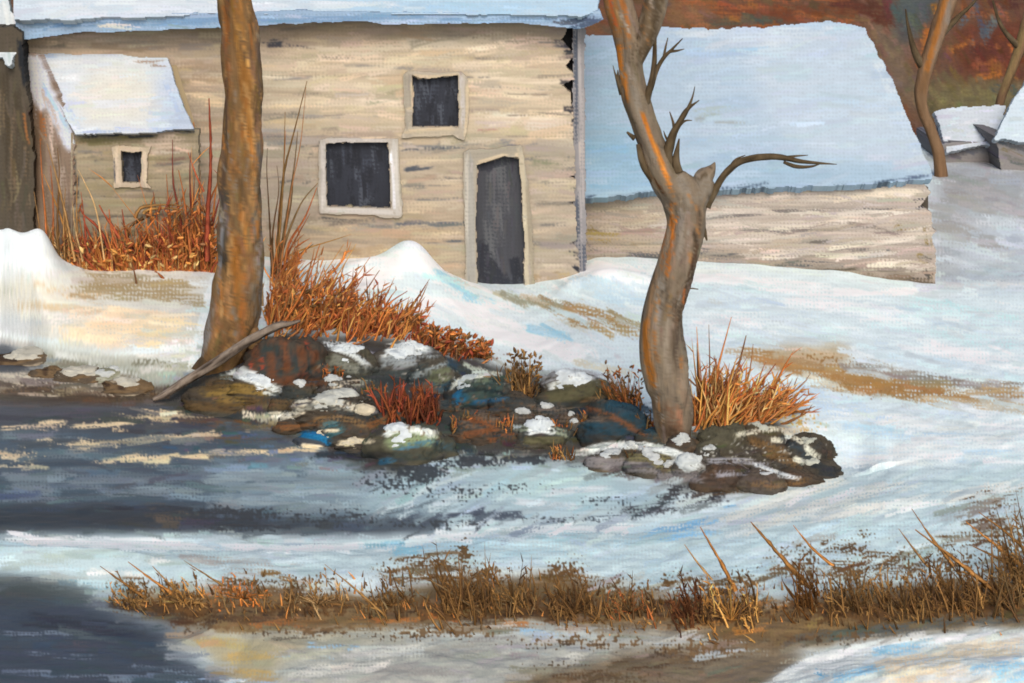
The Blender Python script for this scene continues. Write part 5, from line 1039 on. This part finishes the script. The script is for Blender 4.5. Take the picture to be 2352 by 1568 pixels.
def ref_y(x, yf): return yf(x)[1]
# shrub in front of the annex
B = Blades()
for p, w in ((pr(474,600, 478,480, 484,360, 480,225),15), (pr(462,600, 458,480, 450,370, 445,280),10), (pr(484,600, 492,470, 502,400),10), (pr(440,600, 430,520, 420,440, 410,390),9), (pr(420,600, 414,500, 398,420, 396,320),8), (pr(400,600, 390,500, 382,400),7),
             (pr(372,600, 360,500, 352,440),7), (pr(478,470, 496,430, 520,390),6), (pr(468,440, 450,400, 432,350),6), (pr(480,540, 500,470, 510,430),7), (pr(452,600, 440,500, 436,400, 438,350),7)): stem(B, p, w, RED+RUST[:2], RNG.normal(0, .1))
for p, w in ((pr(172,600, 150,490, 128,400, 108,330),9), (pr(168,600, 140,500, 100,400),8), (pr(160,600, 150,500, 130,410),10), (pr(180,600, 176,480, 178,400),7), (pr(240,600, 220,480, 190,410, 180,390),6), (pr(190,600, 172,520, 166,460),6)): stem(B, p, w, TAN+GOLD[:1], RNG.normal(0, .1))
for p, w in ((pr(260,600, 230,530, 190,490, 184,470),12), (pr(300,600, 270,540, 232,480, 228,470),13), (pr(280,600, 258,540, 250,480),9), (pr(230,600, 206,540, 190,500),10), (pr(300,590, 288,530, 280,480),9), (pr(200,600, 196,530, 186,440),7)): stem(B, p, w, RED+RUST[2:3])
for p in (pr(310,500, 322,478, 350,472, 390,470, 430,474), pr(330,490, 340,482, 380,478, 436,484), pr(330,500, 300,520, 290,560)): stem(B, p, 9, BROWN)
tuft(B, 175, 486, lambda x: 604+6*math.sin(x/40), (60, 150), lambda x: -18+(x-175)*.09, (5, 11), 330, RUST+RED, 12)
tuft(B, 390, 500, 600, (180, 340), lambda x: (x-470)*.16, (4, 7), 60, RED+RUST, 8)
tuft(B, 300, 490, 598, (100, 190), 4, (4, 8), 90, RUST+RED[:1]+BROWN[:2], 8)
tuft(B, 182, 486, lambda x: 612+8*math.sin(x/50), (24, 60), -10, (8, 16), 200, GOLD+RUST[:2], 10, bulge=.35)
leaves(B, 185, 490, lambda x: (560, 618), 220, (8, 20), GOLD+RUST[:3], .12)
leaves(B, 330, 490, lambda x: (480, 580), 140, (7, 18), RUST, .12)
tag(B.build('red_shrub'), 'tall red brown shrub in front of the annex wall, left of the stout tree', 'shrub')
B = Blades()
for p, w in ((pr(110,610, 104,500, 96,400, 92,320),7), (pr(120,610, 122,480, 116,380),7), (pr(136,610, 132,500, 136,400, 132,340),8), (pr(98,600, 90,520, 78,440),6), (pr(150,610, 146,520, 150,430),7), (pr(128,610, 112,540, 104,470),6)): stem(B, p, w, TAN+BROWN+RUST[:1])
tuft(B, 110, 165, 606, (40, 110), -6, (4, 8), 36, TAN+BROWN+RUST[:2], 8)
tag(B.build('tan_brush'), 'tan upright brush against the shaded end wall of the annex, near the left edge', 'brush')
# tall twigs right of the stout trunk
B = Blades()
for p, w in ((pr(632,640, 640,540, 652,400, 676,300, 705,186),9), (pr(640,640, 648,560, 664,460, 676,380, 684,300),8), (pr(636,640, 650,570, 690,470, 730,420),9), (pr(630,640, 640,560, 650,420, 655,256),7), (pr(624,640, 620,520, 613,400, 614,340),6),
             (pr(630,640, 626,540, 640,440, 636,380),6), (pr(640,600, 690,575, 750,556, 806,538),6), (pr(636,620, 680,590, 720,560),7), (pr(650,560, 690,480, 720,400, 740,330, 744,250),5), (pr(660,500, 690,430, 724,360, 732,320),6), (pr(640,560, 634,460, 620,400),5),
             (pr(676,420, 690,380, 692,330),5), (pr(652,470, 676,440, 700,390, 712,330),5), (pr(634,620, 652,540, 668,470, 674,400),8)): stem(B, p, w, BROWN, RNG.normal(0, .1))
for p, w in ((pr(642,640, 652,560, 668,440, 690,330, 703,200),5), (pr(648,640, 664,560, 700,500, 728,430),9), (pr(636,640, 640,500, 652,380, 656,300),5), (pr(640,640, 668,570, 712,490),7), (pr(670,640, 690,590, 716,556),8), (pr(700,650, 716,600, 722,570),6)): stem(B, p, w, RUST, RNG.normal(0, .1)-.05)
tuft(B, 618, 680, 650, (60, 150), 14, (4, 8), 50, RUST, 10)
tag(B.build('twig_shrub'), 'sparse shrub of tall thin twigs between the stout trunk and the lower window', 'shrub')
# rust grass down the slope
B = Blades()
fl = lambda x: np.interp(x, [610, 700, 800, 940], [740, 752, 758, 762])
tuft(B, 612, 930, fl, (50, 130), lambda x: 16+(x-610)*.05, (6, 12), 420, RUST+GOLD[:1], 14)
tuft(B, 620, 800, lambda x: fl(x)-50, (50, 120), 26, (5, 10), 170, RUST+[(150,96,58)], 26)
tuft(B, 780, 940, lambda x: fl(x)-4, (50, 100), 18, (5, 11), 120, GOLD+RUST+RED, 14)
tuft(B, 600, 690, 735, (60, 130), 18, (5, 10), 80, GOLD+TAN+RUST, 26)
leaves(B, 640, 900, lambda x: (fl(x)-90+max(0, (x-760))*.3, fl(x)-4), 300, (7, 18), RUST+GOLD[:2]+BROWN[:1], .15)
for p, w in ((pr(640,760, 700,660, 735,560),9), (pr(660,750, 730,650, 790,560),6), (pr(690,750, 770,640, 818,560),6), (pr(720,750, 800,660, 850,590),6), (pr(760,756, 830,680, 872,620),8), (pr(790,760, 850,690, 905,650),9), (pr(840,760, 890,700, 936,668),8), (pr(640,720, 690,640, 740,590),8)): stem(B, p, w, RUST+GOLD[:2])
tag(B.build('dry_grass_clump'), 'long sweep of rust coloured grass leaning right, from the stout tree down the bank', 'dry grass', 'rust grass clumps on the bank')
B = Blades()
fl2 = lambda x: np.interp(x, [930, 1000, 1130], [770, 806, 828])
tuft(B, 936, 1110, fl2, (28, 66), 22, (6, 12), 110, RUST+RED+BROWN[:1], 10, bulge=.4)
leaves(B, 944, 1130, lambda x: (fl2(x)-56+max(0, x-1040)*.2, fl2(x)), 260, (8, 18), RUST+BROWN[:2]+RED[:1], .12, up=60)
tag(B.build('dry_grass_clump'), 'rounded tuft of rust brown leaves at the lower right end of the long grass sweep', 'dry grass', 'rust grass clumps on the bank')
B = Blades()
tuft(B, 1165, 1225, 918, (50, 120), 0, (6, 12), 70, BROWN, 8, bulge=.3); leaves(B, 1160, 1240, lambda x: (810, 900), 90, (8, 16), BROWN, .08, ref=at_ground(1195, 915))
tag(B.build('dry_grass_clump'), 'dark brown upright tuft standing between the teal stone and the olive stone', 'dry grass', 'rust grass clumps on the bank')
B = Blades()
tuft(B, 882, 1010, 962, (50, 110), 0, (8, 16), 120, [(104,56,34), (122,66,38), (88,48,32)]+RED[:1], 12, bulge=.3)
tag(B.build('dry_grass_clump'), 'dark red brown tuft in the middle of the stones, above the pale green one', 'dry grass', 'rust grass clumps on the bank')
B = Blades()
tuft(B, 1396, 1440, 930, (60, 110), -14, (4, 8), 40, BROWN+RUST[:2], 8, bulge=.2, hub=at_ground(1440, 938)); tuft(B, 1440, 1478, 940, (60, 100), -6, (4, 8), 34, BROWN+RUST[:2], 10, bulge=.2, hub=at_ground(1440, 938)); leaves(B, 1385, 1475, lambda x: (835, 925), 60, (6, 12), BROWN+RUST, .06, ref=at_ground(1440, 940))
tag(B.build('dry_grass_clump'), 'thin brown twiggy grass against the left side of the crooked tree', 'dry grass', 'rust grass clumps on the bank')
B = Blades()
fl3 = lambda x: np.interp(x, [1585, 1700, 1840], [968, 960, 952])
tuft(B, 1588, 1680, fl3, (90, 190), 4, (7, 14), 190, RUST+GOLD+BROWN[:1], 10, bulge=.15)
tuft(B, 1640, 1760, fl3, (80, 170), 26, (7, 14), 150, RUST+GOLD, 10, bulge=.15)
tuft(B, 1700, 1800, lambda x: 950, (70, 130), 54, (7, 13), 110, RUST[:2]+RUST[3:]+GOLD[:1], 12, bulge=.15)
tuft(B, 1590, 1680, 968, (60, 130), 8, (5, 9), 60, GOLD, 8)
for p, w in ((pr(1620,960, 1650,840, 1680,728),9), (pr(1650,960, 1690,860, 1714,770),12), (pr(1690,950, 1740,890, 1782,835),11), (pr(1720,950, 1780,890, 1816,862),9), (pr(1730,950, 1790,915, 1836,890),9), (pr(1610,960, 1606,850, 1600,750),7), (pr(1625,960, 1630,850, 1628,745),6), (pr(1690,950, 1720,860, 1730,790),7), (pr(1740,955, 1800,935, 1832,926),8)): stem(B, p, w, RUST+GOLD[:1])
leaves(B, 1600, 1800, lambda x: (880, 955), 90, (8, 16), RUST, .1, ref=at_ground(1680, 962))
tag(B.build('dry_grass_clump'), 'bright orange fan of grass at the right side of the crooked tree', 'dry grass', 'rust grass clumps on the bank')

for x, y in ((700,860), (760,880), (860,915), (1060,990), (1150,990), (1290,1000), (1360,990), (1480,985), (1470,1070), (1290,1060)):
    B = Blades(); tuft(B, x-26, x+26, y, (20, 58), 4, (4, 9), 44, BROWN+RUST[:3], 6, bulge=.25, hub=at_ground(x, y))
    tag(B.build('grass_sprig'), 'short rust brown sprig growing between the stones of the bank', 'dry grass', 'sprigs between the bank stones')
# clumps in the foreground
FG = [(300,1392,90,60,'lowest left clump of brown grass at the corner of the dark pool', BROWN+GOLD[:1]), (420,1386,110,60,'ochre grass clump second from the pool, in front of the snow strip', BROWN+GOLD[:2]),
      (560,1378,120,50,'bright orange patch of short grass in the foreground left', [(186,108,52), (200,124,62)]+BROWN[:2]), (730,1390,150,56,'thin tan grass clump right of the orange patch', TAN+BROWN),
      (900,1392,110,90,'brown grass clump left of the tall dark weed', BROWN), (1065,1400,120,170,'tall dark brown weed with upright seed head in the foreground centre', BROWN[:3]),
      (1180,1392,110,110,'spreading brown weed just right of the tall seed head', BROWN), (1320,1412,110,120,'dense dome shaped brown clump in the foreground centre', BROWN[:3]),
      (1450,1410,120,80,'low russet grass right of the dome shaped clump', BROWN+RUST[:1]), (1580,1420,70,110,'narrow upright red brown sprig in the foreground', [(104,64,38), (88,54,34)]),
      (1680,1425,130,110,'dark russet clump with gold straw below the middle stalks', BROWN[:3]+GOLD[:2]), (1858,1395,56,130,'single brown bulrush like tuft right of the long bent stalk', [(92,60,30), (104,70,36)]),
      (1960,1400,110,130,'loose brown weed with small round tops in the foreground right', BROWN), (2080,1405,130,100,'brown clump under the twin long stalks', BROWN),
      (2190,1400,110,150,'dark clump crossed by the longest tan stalk', BROWN[:3]), (2300,1390,110,180,'bushy brown clump near the right edge of the foreground', BROWN), (2390,1350,120,220,'tallest brown clump cut off by the right edge', BROWN)]
for i, (x, y, w_, h_, lab, pal) in enumerate(FG):
    B = Blades(); n = int(w_*(.42 if i < 5 else .62))
    tuft(B, x-w_/2, x+w_/2, y-8, (h_*.35, h_), -14, (4, 10), n, pal, 20, bulge=.1, hub=at_ground(x, y))
    tuft(B, x-w_/2, x+w_/2, y, (h_*.25, h_*.6), -20, (5, 12), n//2, pal, 24, bulge=.3, hub=at_ground(x, y))
    for yy, yz in ((y-10, y+2), (y+2, y-10)):
        e0 = at_ground(x-w_*.56, yy); e1 = at_ground(x+w_*.56, yz); B.add(e0, e1[0]-e0[0], e1[2]-e0[2], 14*ppd(e0[1]), pick(pal), dy=e1[1]-e0[1], bend=0, bulge=1.)
    r_ = at_ground(x, y); leaves(B, x-w_*.5, x+w_*.5, lambda xx: (y-h_*(.95-1.2*abs(xx-x)/w_), y-6), int(n*.7), (4, 9), pal, .1, up=0, ref=r_)
    tag(B.build('grass_clump'), lab, 'dry grass', 'brown grass clumps in the foreground')
# long bent stalks
STK = [((2306,1376),(2200,1290),(2102,1216),15,'longest and thickest tan stalk in the foreground right'), ((2190,1300),(2140,1235),(2094,1168),9,'dark stalk above the thickest tan one'), ((1852,1345),(1800,1285),(1724,1198),16,'long bent stalk in the middle of the right foreground'),
       ((1690,1358),(1655,1290),(1608,1210),12,'upright leaning stalk left of the long bent one'), ((1914,1300),(1868,1262),(1822,1206),9,'short curved stalk right of the long bent one'), ((1636,1332),(1605,1296),(1572,1250),7,'thin short stalk, leftmost of the right foreground group'),
       ((2134,1305),(2100,1262),(2064,1214),8,'slim stalk left of the thickest tan one'), ((2380,1330),(2300,1262),(2218,1198),12,'orange tan stalk running off the right edge'), ((2380,1284),(2310,1222),(2248,1176),10,'topmost stalk running off the right edge'),
       ((2360,1322),(2300,1286),(2234,1254),11,'lower flat stalk running off the right edge'), ((338,1376),(285,1340),(230,1300),9,'leftmost orange stalk by the dark pool'), ((404,1370),(350,1332),(294,1290),9,'second orange stalk from the dark pool'),
       ((414,1366),(384,1336),(350,1300),8,'short brown stalk right of the two orange ones'), ((514,1346),(470,1318),(422,1287),6,'very thin stalk left of the orange patch'), ((886,1416),(820,1356),(746,1296),7,'long thin tan stalk left of the tall dark weed'), ((1106,1410),(1030,1358),(952,1310),7,'pale thin stalk crossing the foot of the tall dark weed')]
for (bx, by), (mx, my), (tx, ty), w_, lab in STK:
    B = Blades(); stem(B, [(bx, by), (mx, my), (tx, ty)], w_, [(168,112,58), (150,104,56), (140,98,54)] if w_ > 8 else TAN+BROWN[3:])
    tag(B.build('dry_stalk'), lab, 'stalk', 'long leaning stalks in the foreground')
B = Blades()
band = lambda x: np.interp(x, [230, 500, 850, 1000, 1300, 1700, 2000, 2400], [1385, 1372, 1382, 1380, 1385, 1392, 1382, 1370])
for i in range(650):
    x = RNG.uniform(240, 2440); y = band(x)+8+RNG.normal(0, 24); q = at_ground(x, y); m = ppd(q[1]); hh = RNG.uniform(8, 34); a = R(-16+RNG.normal(0, 22))
    B.add(q-np.array([0, 0, .01]), math.sin(a)*hh*m, math.cos(a)*hh*m, RNG.uniform(3, 7)*m, pick(BROWN+BROWN+RUST[3:4]+[(132,112,80)]), dy=RNG.normal(0, .3)*hh*m, seg=2)
tag(B.build('stubble'), 'short brown stubble covering the dark foreground hollow', 'grass', kind='stuff')
# autumn woodland on the hill: one lumpy hazy mass of crowns
lump = lambda X, Y: .9*fbm(X/90, Y/60, 14, 3)+.28*fbm(X/22, Y/18, 15, 3)
tag(sheet('autumn_woodland', Hl, hp, pr(1300,352, 1900,350, 2500,352, 3000,352, 3000,-200, 1300,-200), M_GRASS, thick=(0, .4, -.2), relief=lump, wob=10, st=3, seed=20), 'hazy mass of rust, brown and olive autumn woods rising behind the barn', 'woods', kind='stuff')
